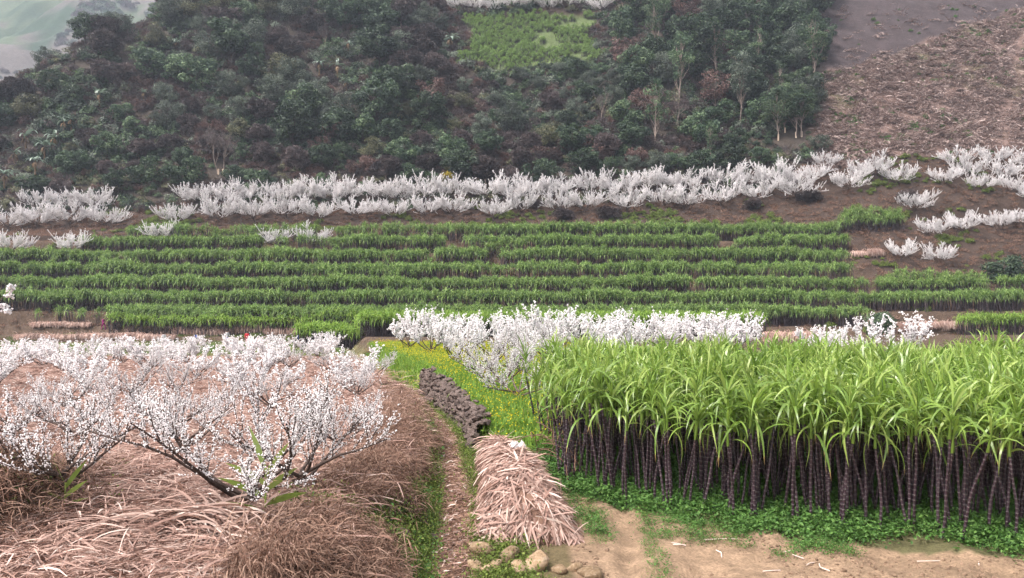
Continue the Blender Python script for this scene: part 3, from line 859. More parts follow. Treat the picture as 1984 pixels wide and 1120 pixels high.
def bare_tree(seed, H, levels=4, spread=.6, r=.13, bark='pale_bark', twig_mat='leaf_twig', n_twig=1600, fork=None, tw=.9):
    g = np.random.default_rng(seed); S = []
    tips = []
    def br(p, d, L, rr, lv):
        n = 4; pts = [p]
        for i in range(n):
            d = unit(d + g.normal(0, .12, 3) + np.array([0, 0, .1])); q = p + d * L / n
            S.append((p, q, rr * (1 - .15 * i), rr * (1 - .15 * (i + 1)))); p = q; pts.append(p)
        if lv == 0:
            tips.extend(pts[1:]); return
        for i in range(g.integers(3, 5)):
            k = g.integers(2, 5); br(pts[k], unit(d + g.normal(0, spread, 3) + np.array([0, 0, .22])), L * g.uniform(.5, .72), rr * .5, lv - 1)
    if fork:
        for dx in fork: br(np.array([dx, 0, -.4]), unit(np.array([dx * .3 - .1, 0, 1.])), H * .45, r, levels - 1)
    else: br(np.array([0, 0, -.4]), np.array([0, 0, 1.]), H * .42, r, levels - 1)
    tb = MB(); V, F = tubes([s[0] for s in S], [s[1] for s in S], np.array([s[2] for s in S]), np.array([s[3] for s in S]), 4); tb.add(V, F)
    tips = np.array(tips); P = tips[g.integers(0, len(tips), n_twig)] + g.normal(0, .22, (n_twig, 3))
    d = unit(g.normal(0, .8, (n_twig, 3)) + np.array([0, 0, .7]))
    V, F = tubes(P, P + d * g.uniform(.3, 1.0, (n_twig, 1)) * tw, .016, .006, 3)
    lb = MB(); lb.add(V, F, np.repeat(g.uniform(0, 1, n_twig), 6))
    return tb.mesh('trunk', M[bark], True), lb.mesh('twigs', M[twig_mat])

KIND = {
    'dark': ([crown_tree(500 + i, 7.5 + i, 3.2, 6.2, 40, 90, .52, 'leaf_dark', 'dark_bark', clr=1.15) for i in range(3)], 'dense dark evergreen tree hung with creepers in the hillside wood', 'crown'),
    'green': ([crown_tree(510 + i, 6.5, 3.0, 5.2, 34, 90, .48, 'leaf_green', 'dark_bark', clr=1.1) for i in range(3)], 'mid green leafy tree in the hillside wood', 'crown'),
    'grey': ([crown_tree(520 + i, 6.6, 2.9, 5.4, 36, 130, .36, 'leaf_grey', 'dark_bark', .45, clr=1.1) for i in range(3)], 'grey-green fine leaved tree in the hillside wood', 'crown'),
    'olive': ([crown_tree(530 + i, 5.2, 2.7, 4.2, 30, 110, .36, 'leaf_olive', 'dark_bark', .5, clr=1.0) for i in range(2)], 'olive brown bushy tree in the hillside wood', 'crown'),
    'twig': ([crown_tree(540 + i, 5.6, 2.7, 4.6, 34, 110, .95, 'leaf_twig', 'pale_bark', .09, clr=1.1, upr=.0) for i in range(3)], 'leafless brown twiggy tree in the hillside wood', 'twigs'),
    'rust': ([crown_tree(550 + i, 6.8, 2.8, 4.6, 30, 75, .34, 'leaf_rust', 'pale_bark', .6, clr=.95, trunk_r=.11) for i in range(2)], 'rust-leaved tree with pale stems in the hillside wood', 'crown'),
    'slim': ([crown_tree(560 + i, 12.5, 1.7, 8.5, 34, 60, .34, 'leaf_green', 'pale_bark', .5, clr=.8, trunk_r=.14) for i in range(2)], 'tall slim tree with long pale trunk in the hillside wood', 'crown'),
}
wood = []
def forest_tree(kind, x, y, s, label=None, group=None):
    ms, lab, leafname = KIND[kind]
    t0 = random.choice(ms)
    t = thing('forest_tree', label or lab, 'tree', group or ('%s in the wood' % lab.split(' in the')[0]), (x, y, hz(x, y)), (random.gauss(0, .05), random.gauss(0, .05), random.uniform(0, 6.28)), (s * random.uniform(.9, 1.15), s * random.uniform(.9, 1.15), s))
    link(t0[0], 'trunk', t); link(t0[1], leafname, t)
    wood.append((x, y)); return t

def kind_for(px, py):
    n1 = float(fbm(px * .008, py * .012, 83)); u = random.random()
    if px > 1180 and py < 330:
        if u < .16: return 'slim'
        if px < 1400 and py < 260 and u < .4: return 'rust'
        return 'dark' if u < .55 else ('green' if u < .82 else 'grey')
    if py > 255:
        if u < .34: return 'twig'
        if u < .44: return 'rust'
        return 'dark' if u < .66 else ('green' if u < .86 else 'olive')
    if 560 < px < 870 and py < 130: return 'dark' if u < .3 else ('grey' if u < .5 else 'twig')
    if n1 > .53: return 'dark' if u < .42 else ('green' if u < .68 else 'grey')
    return 'twig' if u < .3 else ('olive' if u < .45 else ('grey' if u < .72 else ('green' if u < .93 else 'rust')))

special = []
def single_tree(ms, px, py, label, s, twigs='twigs', name='bare_tree', rot=0.0, hl=False):
    x, y, z = on_ground(px, py, 100); special.append((px, py - 4, y, 14)); wood.append((x, y))
    t = thing(name, label, 'tree', None, (x, y, z), (0, 0, rot), s)
    link(ms[0], 'trunk', t); link(ms[1], twigs, t)
    return t
two = bare_tree(600, 10.5, 4, .55, .15, n_twig=1100, fork=(-.35, .55), tw=.8)
t = single_tree(two, 428, 338, 'leafless tree with two thin trunks, pale stripped at their feet', 1.05)
for dx in (-.35, .55):
    mb = MB(); V, F = tubes([[dx, 0, -.3]], [[dx - .05, 0, 1.0]], .185, .17, 8); mb.add(V, F); link(mb.mesh('stripped_bark', M['limewash'], True), 'stripped_bark', t)
fan = bare_tree(605, 10.0, 4, .42, .15, n_twig=700, tw=.7)
single_tree(fan, 1163, 238, 'leafless fan shaped tree with pale stems above the brown scrub', 1.0)
single_tree(bare_tree(611, 10, 4, .5, .13, n_twig=1500), 132, 95, 'tall leafless tree standing on the ridge against the far mountain', 1.35)
single_tree(bare_tree(612, 9, 4, .5, .12, n_twig=900), 630, 95, 'leafless pale tree high among the dark wood above the banana plants', .9)
single_tree(bare_tree(613, 9, 4, .45, .11, n_twig=500), 1310, 245, 'leafless tree with several pale limbs beneath the rust-leaved trees', 1.0)
eu = crown_tree(570, 15.5, 2.4, 9.5, 44, 80, .36, 'leaf_grey', 'pale_bark', .5, trunk_r=.17, clr=.95)
single_tree(eu, 1434, 250, 'tallest slim tree with straight pale trunk near the cleared slope', 1.15, 'crown', 'forest_tree')
for i, (px_, py_) in enumerate(((1507, 272), (1541, 268), (1552, 266), (1520, 258))):
    t = single_tree(crown_tree(580 + i, 11, 2.9, 7.5, 44, 110, .36, 'leaf_green', 'pale_bark', .5, trunk_r=.14, clr=1.1), px_, py_, ('green tree with bare lower trunk at the edge of the cleared slope'), 1.0, 'crown', 'forest_tree', rot=i)
    t['group'] = 'green trees with stripped trunks at the wood edge'
    mb = MB(); V, F = tubes([[0, 0, -.3]], [[0.02, 0, 1.1]], .19, .17, 8); mb.add(V, F); link(mb.mesh('stripped_bark', M['limewash'], True), 'stripped_bark', t)

def conifer():
    g = np.random.default_rng(9); H = 8.0; n = 2600
    z = g.uniform(.08, 1, n) * H; r = (1 - z / H) * 1.35 * np.abs(np.sin(z * 3.1)) ** .35 + .05; a = g.uniform(0, 6.28, n); q = g.uniform(.2, 1, n) ** .6
    P = np.stack([np.cos(a) * r * q, np.sin(a) * r * q, z - .25 * q * r], 1)
    V, F = cards(P, np.stack([np.cos(a), np.sin(a), np.full(n, .9)], 1) + g.normal(0, .4, (n, 3)), .34, g, .4)
    lb = MB(); lb.add(V, F, np.repeat(g.uniform(0, .7, n), 4)); tb = MB(); V, F = tubes([[0, 0, -.4]], [[0, 0, H * .97]], .14, .02, 6); tb.add(V, F)
    return tb.mesh('trunk', M['dark_bark'], True), lb.mesh('crown', M['leaf_dark'])
single_tree(conifer(), 30, 112, 'narrow dark conifer on the ridge against the far mountain', 1.25, 'crown', 'conifer')

# banana plants: stem, each leaf a part
def banana_leaf(seed):
    g = np.random.default_rng(seed); el = g.uniform(.55, 1.25)
    V, F, m = ribbons(np.zeros((1, 3)), np.array([[math.cos(el), 0, math.sin(el)]]), g.uniform(2.3, 3.1), g.uniform(.5, .7), g.uniform(.7, 1.5), 7, None, g, .85)
    mb = MB(); mb.add(V, F, g.uniform(.3, 1)); return mb.mesh('leaf', M['banana'], True)
BLEAF = [banana_leaf(700 + i) for i in range(8)]
def banana_stem():
    mb = MB(); V, F = tubes([[0, 0, -.5], [0, 0, .9], [.05, 0, 2.0]], [[0, 0, .9], [.05, 0, 2.0], [.08, 0, 2.6]], np.array([.2, .17, .14]), np.array([.17, .14, .09]), 8); mb.add(V, F)
    g = np.random.default_rng(3); P = np.tile([[.05, 0, 2.2]], (9, 1)); a = g.uniform(0, 6.28, 9)
    V, F, m = ribbons(P, np.stack([np.cos(a), np.sin(a), np.full(9, .2)], 1), 1.7, .28, 3.0, 5, None, g); mb.add(V, F, .5)
    return mb.mesh('stem', M['banana_dead'], True)
BSTEM = banana_stem()
for i, (px_, py_, s) in enumerate(((195, 215, 1.0), (52, 300, 1.15), (30, 330, 1.1), (88, 318, 1.1), (125, 268, 1.0), (140, 262, .9), (10, 372, 1.0), (620, 152, 1.0), (655, 158, 1.05), (672, 184, .8), (676, 112, .95), (872, 98, 1.25), (60, 118, .9), (40, 132, .8),
                                   (275, 52, .8), (345, 105, .7), (70, 345, 1.0), (280, 205, .7), (106, 300, 1.1))):
    x, y, z = on_ground(px_, py_, 100)
    z -= .6
    one = px_ == 872; special.append((px_, py_ - 12, y, 22)); wood.append((x, y))
    t = thing('banana_plant', 'banana plant with brown skirt of dead leaves beside the upper field' if one else 'banana plant with drooping pale grey-green leaves among the hillside trees', 'banana plant', None if one else 'banana plants in the wood', (x, y, z + (1.6 if not one else .3)), (0, 0, random.uniform(0, 6.28)), s)
    st = link(BSTEM, 'stem', t)
    a = random.uniform(0, 6.28)
    for j in range(random.randint(7, 9)):
        a += 2.3 + random.gauss(0, .3); link(random.choice(BLEAF), 'leaf', t, (.08, 0, 2.5), (0, 0, a), random.uniform(.8, 1.1))
    if True:
        mb = None

# the mass of the wood, leaving the trees above in view
cy_ = R.uniform(150.5, 214, 24000); cx_ = -.72 * cy_ - 3 + R.random(24000) * (1.15 * cy_ + 3)
for x, y, r, z in zip(cx_.tolist(), cy_.tolist(), region(cx_, cy_).tolist(), height(cx_, cy_).tolist()):
    if len(wood) >= 325: break
    if r != 8: continue
    px = 992 + x / y * FPX; py = HOR - (z - CAM_H) / y * FPX
    if py < -10 or px < -30: continue
    if 880 < px < 1170 and py < 150: continue
    if any((a - x) ** 2 + (b - y) ** 2 < 4.3 ** 2 for a, b in wood): continue
    k = kind_for(px, py - 25)
    s = random.uniform(.75, 1.45)
    if py > 300: s *= .75
    if 850 < px < 1200 and py < 260: s *= .62
    half, top = 2.9 * s / y * FPX, py - (11 if k == 'slim' else 6.8) * s / y * FPX
    if any(y < sy and abs(px - sx) < sh + half * .7 and top < sp for sx, sp, sy, sh in special): continue
    forest_tree(k, x, y, s)

# scrub between the trees
def scrub_clump(seed, kind):
    g = np.random.default_rng(seed); mb = MB()
    if kind == 'grass':
        n = 120; P = np.stack([g.normal(0, .5, n), g.normal(0, .5, n), np.full(n, -.1)], 1)
        V, F, m = ribbons(P, g.normal(0, .45, (n, 3)) + [0, 0, .9], g.uniform(.5, 1.2, n), .05, g.uniform(.3, 1.4, n), 3, None, g); mb.add(V, F, np.repeat(g.uniform(0, 1, n), m)); return mb
    n = 330; d = unit(g.normal(size=(n, 3))); d[:, 2] = np.abs(d[:, 2])
    r = g.uniform(.3, 1, (n, 1)) ** .5; lump = 1 + .35 * np.sin(d[:, :1] * 5 + seed) * np.cos(d[:, 1:2] * 4)
    P = d * r * lump * np.array([1.15, 1.15, 1.1])
    if kind == 'twig': V, F = cards(P, d + g.normal(0, .6, (n, 3)), .55 * g.uniform(.6, 1.3, n), g, .08)
    else: V, F = cards(P, d + [0, 0, .5] + g.normal(0, .5, (n, 3)), .30 * g.uniform(.6, 1.3, n), g, .6)
    mb.add(V, F, np.repeat(np.clip(g.uniform(.1, .8) + g.normal(0, .2, n), 0, 1), 4)); return mb
SCRUB = [scrub_clump(800, 'x').mesh('clump', M['leaf_dark']), scrub_clump(801, 'x').mesh('clump', M['leaf_green']), scrub_clump(802, 'x').mesh('clump', M['leaf_grey']),
         scrub_clump(803, 'twig').mesh('clump', M['leaf_twig']), scrub_clump(804, 'twig').mesh('clump', M['leaf_rust']), scrub_clump(805, 'grass').mesh('clump', M['leaf_twig']), scrub_clump(806, 'x').mesh('clump', M['leaf_olive'])]
n0 = 9500
y = R.uniform(146, 216, n0); x = R.uniform(-.74 * y, .44 * y)
rg = region(x, y); keep = (rg == 8) | ((rg == 7) & (y > 145) & (x < 55)) | ((rg == 7) & (R.random(n0) < .1))
sp_px = 992 + x / y * FPX; sp_py = HOR - (height(x, y) - CAM_H) / y * FPX
keep &= ~((np.abs(sp_px - 428) < 16) & (sp_py > 330) & (sp_py < 352)) & ~((np.abs(sp_px - 1530) < 34) & (sp_py > 255) & (sp_py < 285))
x, y = x[keep], y[keep]; n = len(x)
nn = fbm(x * .09, y * .09, 85) + R.normal(0, .08, n)
idx = np.where(nn > .58, R.choice([0, 0, 1], n), np.where(nn > .5, R.choice([1, 2, 0, 3], n), np.where(nn > .42, R.choice([2, 3, 5, 6], n), R.choice([3, 3, 5, 4], n))))
low = (y < 160); idx = np.where(low & (R.random(n) < .5), R.choice([3, 4, 5, 1, 6], n), idx)
scatter('undergrowth', 'mixed brown and dark green scrub covering the wooded hillside', 'scrub', np.column_stack([x, y, height(x, y) + .1]), rz(n, .25), R.uniform(.7, 1.6, n) * np.where(low, .75, 1), SCRUB, idx=idx)

mx2 = R.uniform(-420, -190, 2600); my2 = R.uniform(420, 760, 2600); mk = fbm(mx2 * .03, my2 * .03, 77) + R.normal(0, .06, 2600) > .5; mx2, my2 = mx2[mk], my2[mk]
dgm = bpy.context.evaluated_depsgraph_get(); mo = bpy.data.objects['mountain']; mz2 = []
for a_, b_ in zip(mx2, my2):
    ok_, loc_, _, _ = mo.ray_cast((float(a_), float(b_), 900.0), (0, 0, -1)); mz2.append(loc_.z if ok_ else -100.0)
n = len(mx2)
scatter('mountain_woods', 'dark scattered woods on the far hazy mountain', 'woods', np.column_stack([mx2, my2, mz2]), rz(n, .1), R.uniform(2.0, 5.0, n), SCRUB[:4])
# dead stalks on the cleared slope
def litter_clump(seed, n, L0, L1, W, mat, rad=.5, lift=.25, droop=(.2, .9), segs=3):
    g = np.random.default_rng(seed); mb = MB()
    P = np.stack([g.normal(0, rad, n), g.normal(0, rad, n), g.uniform(0, lift * .35, n)], 1); a = g.uniform(0, 6.28, n)
    D = np.stack([np.cos(a), np.sin(a), g.uniform(0, lift * 2.2, n)], 1)
    V, F, m = ribbons(P, D, g.uniform(L0, L1, n), W * g.uniform(.6, 1.3, n), g.uniform(*droop, n), segs, g.normal(0, .6, n), g, .8)
    V[:, 2] = np.maximum(V[:, 2], -.06)
    mb.add(V, F, np.repeat(np.clip(g.normal(.39, .27, n), 0, 1), m)); return mb.mesh('clump', mat)
BARE = [litter_clump(820 + i, 60, .5, 1.3, .085, M['bare_straw'], .7, .45) for i in range(4)] + [scrub_clump(830, 'x').mesh('clump', M['weed'])]
n0 = 6500
y = R.uniform(146, 206, n0); x = R.uniform(.4 * y, .71 * y); rg = region(x, y)
dens = fbm(x * .25, y * .25, 95)
keep = ((rg == 9) & (dens > .43)) | ((rg == 10) & (R.random(n0) < .05))
keep |= (rg == 9) & (R.random(n0) < .2)
footp = np.abs(x - (.672 * y - .12 * (180 - y) + 1.2 * np.sin(y * .3))) < 1.1
keep &= ~footp
x, y = x[keep], y[keep]; n = len(x)
green = (fbm(x * .3, y * .3, 97) > .56) & (R.random(n) < .5)
scatter('dead_stalks', 'pale dead maize stalks and weeds strewn over the cleared slope', 'dead stalks', np.column_stack([x, y, height(x, y)]), rz(n, .3) + np.array([.55, 0, 0]) * 0, np.where(green, .4, 1.0) * R.uniform(.6, 1.5, n), BARE, idx=np.where(green, 4, R.integers(0, 4, n)))
# brown grass on the plum slope and terrace risers
GR = [scrub_clump(840 + i, 'grass').mesh('clump', M['root']) for i in range(3)] + [scrub_clump(845, 'x').mesh('clump', M['moss'])]
n0 = 10500
y = R.uniform(100, 149, n0); x = R.uniform(-.72 * y, .72 * y); rg = region(x, y)
keep = (rg == 7) | ((rg == 6) & (R.random(n0) < .25))
x, y = x[keep], y[keep]; n = len(x); green = fbm(x * .15, y * .3, 98) > .63
scatter('slope_grass', 'dry brown grass and moss on the slope under the plum trees', 'grass', np.column_stack([x, y, height(x, y)]), rz(n, .2), R.uniform(.3, .7, n), GR, idx=np.where(green, 3, R.integers(0, 3, n)))

def stone_mesh(seed, flat=.7, smooth=False):
    g = np.random.default_rng(seed); bm = bmesh.new()
    for p in unit(g.normal(size=(15, 3))) * g.uniform(.82, 1.1, (15, 1)) * np.array([1.08, .95, flat]): bm.verts.new(p)
    bmesh.ops.convex_hull(bm, input=bm.verts)
    for v in [v for v in bm.verts if not v.link_faces]: bm.verts.remove(v)
    if smooth:
        bmesh.ops.subdivide_edges(bm, edges=bm.edges[:], cuts=1, smooth=.0, use_grid_fill=True)
        for i in range(1): bmesh.ops.smooth_vert(bm, verts=bm.verts[:], factor=.5, use_axis_x=True, use_axis_y=True, use_axis_z=True)
    me = bpy.data.meshes.new('stone'); bm.to_mesh(me); bm.free()
    me.materials.append(M['boulder'] if smooth else M['stone'])
    if smooth: me.polygons.foreach_set('use_smooth', np.full(len(me.polygons), True))
    me.attributes.new('tint', 'FLOAT', 'POINT'); return me

# ------------------------------------------------------------------ dry cane leaves, weeds and flowers of the foreground
LIT = [litter_clump(850 + i, 130, .16, .6, .018, M['straw'], .36, .13, (.1, .7), 3) for i in range(6)]
def field_points(n0, y0, y1, cond, power=1.0):
    y = y0 + (y1 - y0) * R.random(n0) ** power; x = R.uniform(-.76 * y, .76 * y)
    k = cond(x, y); return x[k], y[k]
x, y = field_points(5200, 9.3, 26, lambda x, y: (x < path_x(y) - np.interp(y, [12, 20, 30], [2.15, 1.5, 1.2])) & (fbm(x * .5, y * .5, 101) > .30) & (((x + 8.25) / .8) ** 2 + ((y - 11.4) / 1.4) ** 2 > 1))
x2, y2 = field_points(4200, 26, 62, lambda x, y: (x < path_x(y) - .9) & (fbm(x * .3, y * .3, 101) > .36))
x, y = np.concatenate([x, x2]), np.concatenate([y, y2]); n = len(x)
scatter('straw_litter', 'dry pinkish cane leaves spread over the orchard floor', 'straw', np.column_stack([x, y, height(x, y) + R.uniform(0, .06, n)]), rz(n, .12), R.uniform(.75, 1.25, n) * np.where(y > 26, 1.35, 1), LIT)
FLAKE = [litter_clump(860 + i, 16, .06, .28, .022, M['straw' if i == 0 else 'root'], .16, .05, (.1, .5), 2) for i in range(4)]
y = R.uniform(10, 30, 900); x = path_x(y) + R.normal(0, .18, 900)
n = len(x)
scatter('path_litter', 'broken dry leaves trodden into the narrow path', 'litter', np.column_stack([x, y, height(x, y) + .01]), rz(n, .08), R.uniform(.6, 1.2, n), FLAKE)

def weed_clump(seed, mat, n=46, rad=.16, h=.16, leaf=.055):
    g = np.random.default_rng(seed); mb = MB(); P = np.stack([g.normal(0, rad, n), g.normal(0, rad, n), g.uniform(0, h, n)], 1)
    V, F = cards(P, g.normal(0, .5, (n, 3)) + [0, 0, 1], leaf * g.uniform(.5, 1.5, n), g, .6); mb.add(V, F, np.repeat(np.clip(g.normal(.5, .25, n), 0, 1), 4)); return mb.mesh('clump', mat)
WEED = [weed_clump(870 + i, M['weed'], 70, .22, .24, .07) for i in range(4)]
MOSS = [weed_clump(880 + i, M['moss'], 60, .15, .09, .038) for i in range(3)] + [weed_clump(884, M['weed'], 36, .12, .12, .05)]
x = R.uniform(.7, 17, 9000); y = R.uniform(11.5, 23.5, 9000)
ef = np.interp(x, [1, 1.6, 4.3, 8.45, 14], [16.2, 15.7, 13.6, 12.35, 11.2]) + .06
keep = (y > ef + .12 * (fbm(x * 3, y * 3, 5) - .5)) & (x < .76 * y) & ((fbm(x * .9, y * .9, 110) > .33) | (y > ef + 1)); x, y = x[keep], y[keep]; n = len(x)
scatter('weeds', 'low green weeds carpeting the ground between the cane stalks', 'weeds', np.column_stack([x, y, height(x, y)]), rz(n, .1), R.uniform(.6, 1.15, n), WEED)
x = R.uniform(1.1, 9, 2600); y = R.uniform(10.5, 16, 2600)
ef = np.interp(x, [1, 1.6, 4.3, 8.45, 14], [16.2, 15.7, 13.6, 12.35, 11.2])
keep = (y < ef) & ((fbm(x * .9, y * .6, 112) > .58) | (np.abs(x - 2.45 - (y - 13) * .12) < .13) | ((np.abs(x - 1.55) < .18) & (y > 13))); x, y = x[keep], y[keep]; n = len(x)
scatter('soil_weeds', 'scattered small weeds sprouting from the bare soil field', 'weeds', np.column_stack([x, y, height(x, y)]), rz(n, .1), R.uniform(.25, .6, n), WEED[:2] + MOSS[:1])
CLOD = [stone_mesh(915 + i, .7) for i in range(4)]
for c_ in CLOD: c_.materials.clear(); c_.materials.append(M['clod'])
x = R.uniform(1.0, 9, 5200); y = R.uniform(10.3, 16, 5200)
ef = np.interp(x, [1, 1.6, 4.3, 8.45, 14], [16.2, 15.7, 13.6, 12.35, 11.2])
keep = (y < ef - .2) & (fbm(x * .8, y * .8, 115) > .42); x, y = x[keep], y[keep]; n = len(x)
scatter('soil_clods', 'small clods of brown earth strewn over the bare soil field', 'soil', np.column_stack([x, y, height(x, y)]), rz(n, .5), R.uniform(.008, .035, n) * R.uniform(.6, 1.4, n), CLOD)
# earth bank: matted dead grass above, small leaved weeds below
DEAD = []
for i in range(4):
    g = np.random.default_rng(890 + i); mb = MB(); m0 = 110
    P = np.stack([g.normal(0, .2, m0), g.normal(0, .2, m0), g.uniform(0, .06, m0)], 1)
    V, F, m = ribbons(P, np.stack([g.normal(.5, .6, m0), g.normal(0, .6, m0), g.uniform(.1, .7, m0)], 1), g.uniform(.15, .5, m0), .011, g.uniform(.6, 2.0, m0), 3, None, g); mb.add(V, F, np.repeat(g.uniform(0, 1, m0), m)); DEAD.append(mb.mesh('clump', M['root']))
y = 9.3 + 25 * R.random(6500) ** 1.5; wd = np.interp(y, [12, 20, 30], [2.5, 1.7, 1.3]); s = .4 + R.random(6500) * (wd - .4); x = path_x(y) - s
dens = fbm(x * .7, y * .5, 120)
green = (s < wd * .5 + 2.2 * (dens - .5)) | (dens > .62)
keep = ~((~green) & (R.random(len(x)) < .5)) & ~(green & (R.random(len(x)) < .12))
x, y, green = x[keep], y[keep], green[keep]
gx, gy = x[green], y[green]; n = len(gx)
scatter('bank_weeds', 'small leaved weeds creeping over the foot of the earth bank', 'weeds', np.column_stack([gx, gy, height(gx, gy) + .01]), rz(n, .4), R.uniform(.6, 1.3, n), MOSS)
bx_, by_ = x[~green], y[~green]; n = len(bx_)
rr = rz(n, .3); rr[:, 2] = R.normal(0, .7, n)
scatter('matted_grass', 'matted brown dead grass hanging over the top of the earth bank', 'grass', np.column_stack([bx_, by_, height(bx_, by_) + .02]), rr, R.uniform(.7, 1.3, n), DEAD)
y = R.uniform(11, 34, 3000); u = R.uniform(.42, 1.25, 3000); x = path_x(y) + u
keep = (x < wall_x(y) + .5) & (R.random(3000) < .6); x, y = x[keep], y[keep]; n = len(x)
scatter('verge_weeds', 'weeds on the verge between the path and the stone wall', 'weeds', np.column_stack([x, y, height(x, y)]), rz(n, .3), R.uniform(.6, 1.3, n), MOSS[:3])
g0 = 1500
x = -8.25 + R.normal(0, .6, g0); y = 11.4 + R.normal(0, 1.1, g0); n = g0
scatter('hump_weeds', 'moss and weeds on the hump at the orchard edge', 'weeds', np.column_stack([x, y, height(x, y)]), rz(n, .4), R.uniform(.6, 1.3, n), MOSS + DEAD, idx=np.where(R.random(n) < .6, R.integers(0, 4, n), R.integers(4, 8, n)))

y = R.uniform(64, 104, 2600); x = R.uniform(-.74 * y, path_x(y) - 1)
keep = fbm(x * .12, y * .3, 130) > .47; x, y = x[keep], y[keep]; n = len(x)
scatter('plot_grass', 'green grass growing on the plots between the orchard and the terraces', 'grass', np.column_stack([x, y, height(x, y)]), rz(n, .1), R.uniform(1.5, 3.2, n) * np.array([1.0]), MOSS)
# mustard in flower behind the wall
def mustard_clump(seed):
    g = np.random.default_rng(seed); mb = MB(); n = 60
    P = np.stack([g.normal(0, .22, n), g.normal(0, .22, n), np.zeros(n)], 1)
    V, F, m = ribbons(P, g.normal(0, .25, (n, 3)) + [0, 0, 1], g.uniform(.18, .42, n), .035, g.uniform(0, .8, n), 3, None, g); mb.add(V, F, np.repeat(g.uniform(0, .65, n), m))
    k = 4; P = np.stack([g.normal(0, .22, k), g.normal(0, .22, k), g.uniform(.3, .5, k)], 1); V, F = puffs(P, .022, g); mb.add(V, F, np.repeat(g.uniform(.82, 1, k), 6))
    return mb.mesh('clump', M['mustard'])
MUS = [mustard_clump(900 + i) for i in range(4)]
y = np.concatenate([R.uniform(17.5, 60, 6500), R.uniform(33, 64, 3500)]); x = R.uniform(-16, 6, 10000)
keep = (x > np.where(y > 33.5, path_x(y) + .45, wall_x(y) + .35)) & (region(x, y) != 4) & (x < 1.2 + np.clip(y - 23, 0, 8) * .6) & (y > 18.5); x, y = x[keep], y[keep]; n = len(x)
scatter('mustard_meadow', 'yellow flowering mustard greens filling the meadow behind the stone wall', 'mustard', np.column_stack([x, y, height(x, y)]), rz(n, .1), R.uniform(.7, 1.2, n), MUS)

# ------------------------------------------------------------------ dry stone wall, every stone a part
STONE = [stone_mesh(920 + i, .72) for i in range(9)]
BOUL = [stone_mesh(940 + i, .62, True) for i in range(6)]
wall = thing('stone_wall', 'low dry stone wall of dark rounded stones between the path and mustard meadow', 'stone wall', None, (float(wall_x(26)), 26, 0))
ys = np.arange(20.2, 33.6, .3); core = MB(); Vc = []
for yv in ys:
    xv = float(wall_x(yv)); zb = hz(xv - .25, yv) - .15; zt = .5 + .28 - .01 * (yv - 20)
    Vc += [(xv - .20, yv, zb), (xv - .10, yv, zt), (xv + .2, yv, zt), (xv + .26, yv, zb)]
Vc = np.array(Vc) - np.array(wall.location); I = np.arange(len(Vc)).reshape(-1, 4)
core.add(Vc, np.concatenate([np.stack([I[:-1, a], I[1:, a], I[1:, a + 1], I[:-1, a + 1]], -1) for a in range(3)]))
link(core.mesh('rubble_core', M['stone']), 'rubble_core', wall)
for yv in np.arange(20.2, 33.5, .27):
    xv = float(wall_x(yv)); zb = hz(xv - .28, yv); zt = .5 + .30 - .01 * (yv - 20)
    zz = zb + .05
    while zz < zt + .04:
        f = (zz - zb) / max(.2, zt - zb)
        s = random.uniform(.10, .18); p = (xv - .26 + .14 * f + random.uniform(-.03, .03), yv + random.uniform(-.1, .1), zz + random.uniform(-.03, .03))
        link(random.choice(STONE), 'stone', wall, Vector(p) - wall.location, (random.uniform(-.5, .5), random.uniform(-.5, .5), random.uniform(0, 6.28)), (s, s * random.uniform(.8, 1.1), s * random.uniform(.8, 1.1)))
        zz += s * 1.25
    for q in range(2):
        s = random.uniform(.07, .18); p = (xv + .0 + q * .2 + random.uniform(-.05, .05), yv + random.uniform(-.1, .1), zt + random.uniform(-.08, .12))
        link(random.choice(STONE), 'stone', wall, Vector(p) - wall.location, (random.uniform(-.4, .4), random.uniform(-.4, .4), random.uniform(0, 6.28)), (s * 1.1, s, s * .8))

# ------------------------------------------------------------------ heaps of dry leaves
def ridge(u):          # centre line of the leaf covered wall end: position and height
    Y = 13.05 + u * 5.65; return np.interp(Y, [12.7, 13.5, 15, 17, 18.7], [.42, .28, .10, -.12, -.42]), Y, np.interp(Y, [13.05, 13.35, 14.0, 15.2, 16.6, 18.7], [.3, .68, 1.02, 1.1, .9, .7]), np.interp(Y, [12.7, 13.5, 16, 18.7], [.95, .95, .72, .5])
mx_, my_ = .15, 14.5; mz_ = hz(mx_, my_)
mound = thing('straw_stack', 'tall pinkish stack of dry cane leaves thatched over the wall end beside the path', 'straw stack', None, (mx_, my_, mz_))
us = np.linspace(-.02, 1, 40); th = np.linspace(-1, 1, 15); Vc = []
for u in us:
    cx, cy, h, w = ridge(max(u, 0))
    for a in th:
        zz = h * (1 - abs(a) ** 2.3) + .1 * math.sin(u * 21 + a * 4) * (1 - abs(a)) if u > 0 else 0
        Vc.append((cx + a * w + .04 * math.sin(u * 30 + a * 5), cy, hz(cx + a * w, cy) * abs(a) - .06 + max(zz, 0) + .05 * math.sin(u * 47 + a * 9)))
Vc = np.array(Vc) - [mx_, my_, mz_]; I = np.arange(len(Vc)).reshape(len(us), len(th))
mb = MB(); mb.add(Vc, np.stack([I[:-1, :-1], I[:-1, 1:], I[1:, 1:], I[1:, :-1]], -1).reshape(-1, 4)); link(mb.mesh('core', M['root'], True), 'core', mound)
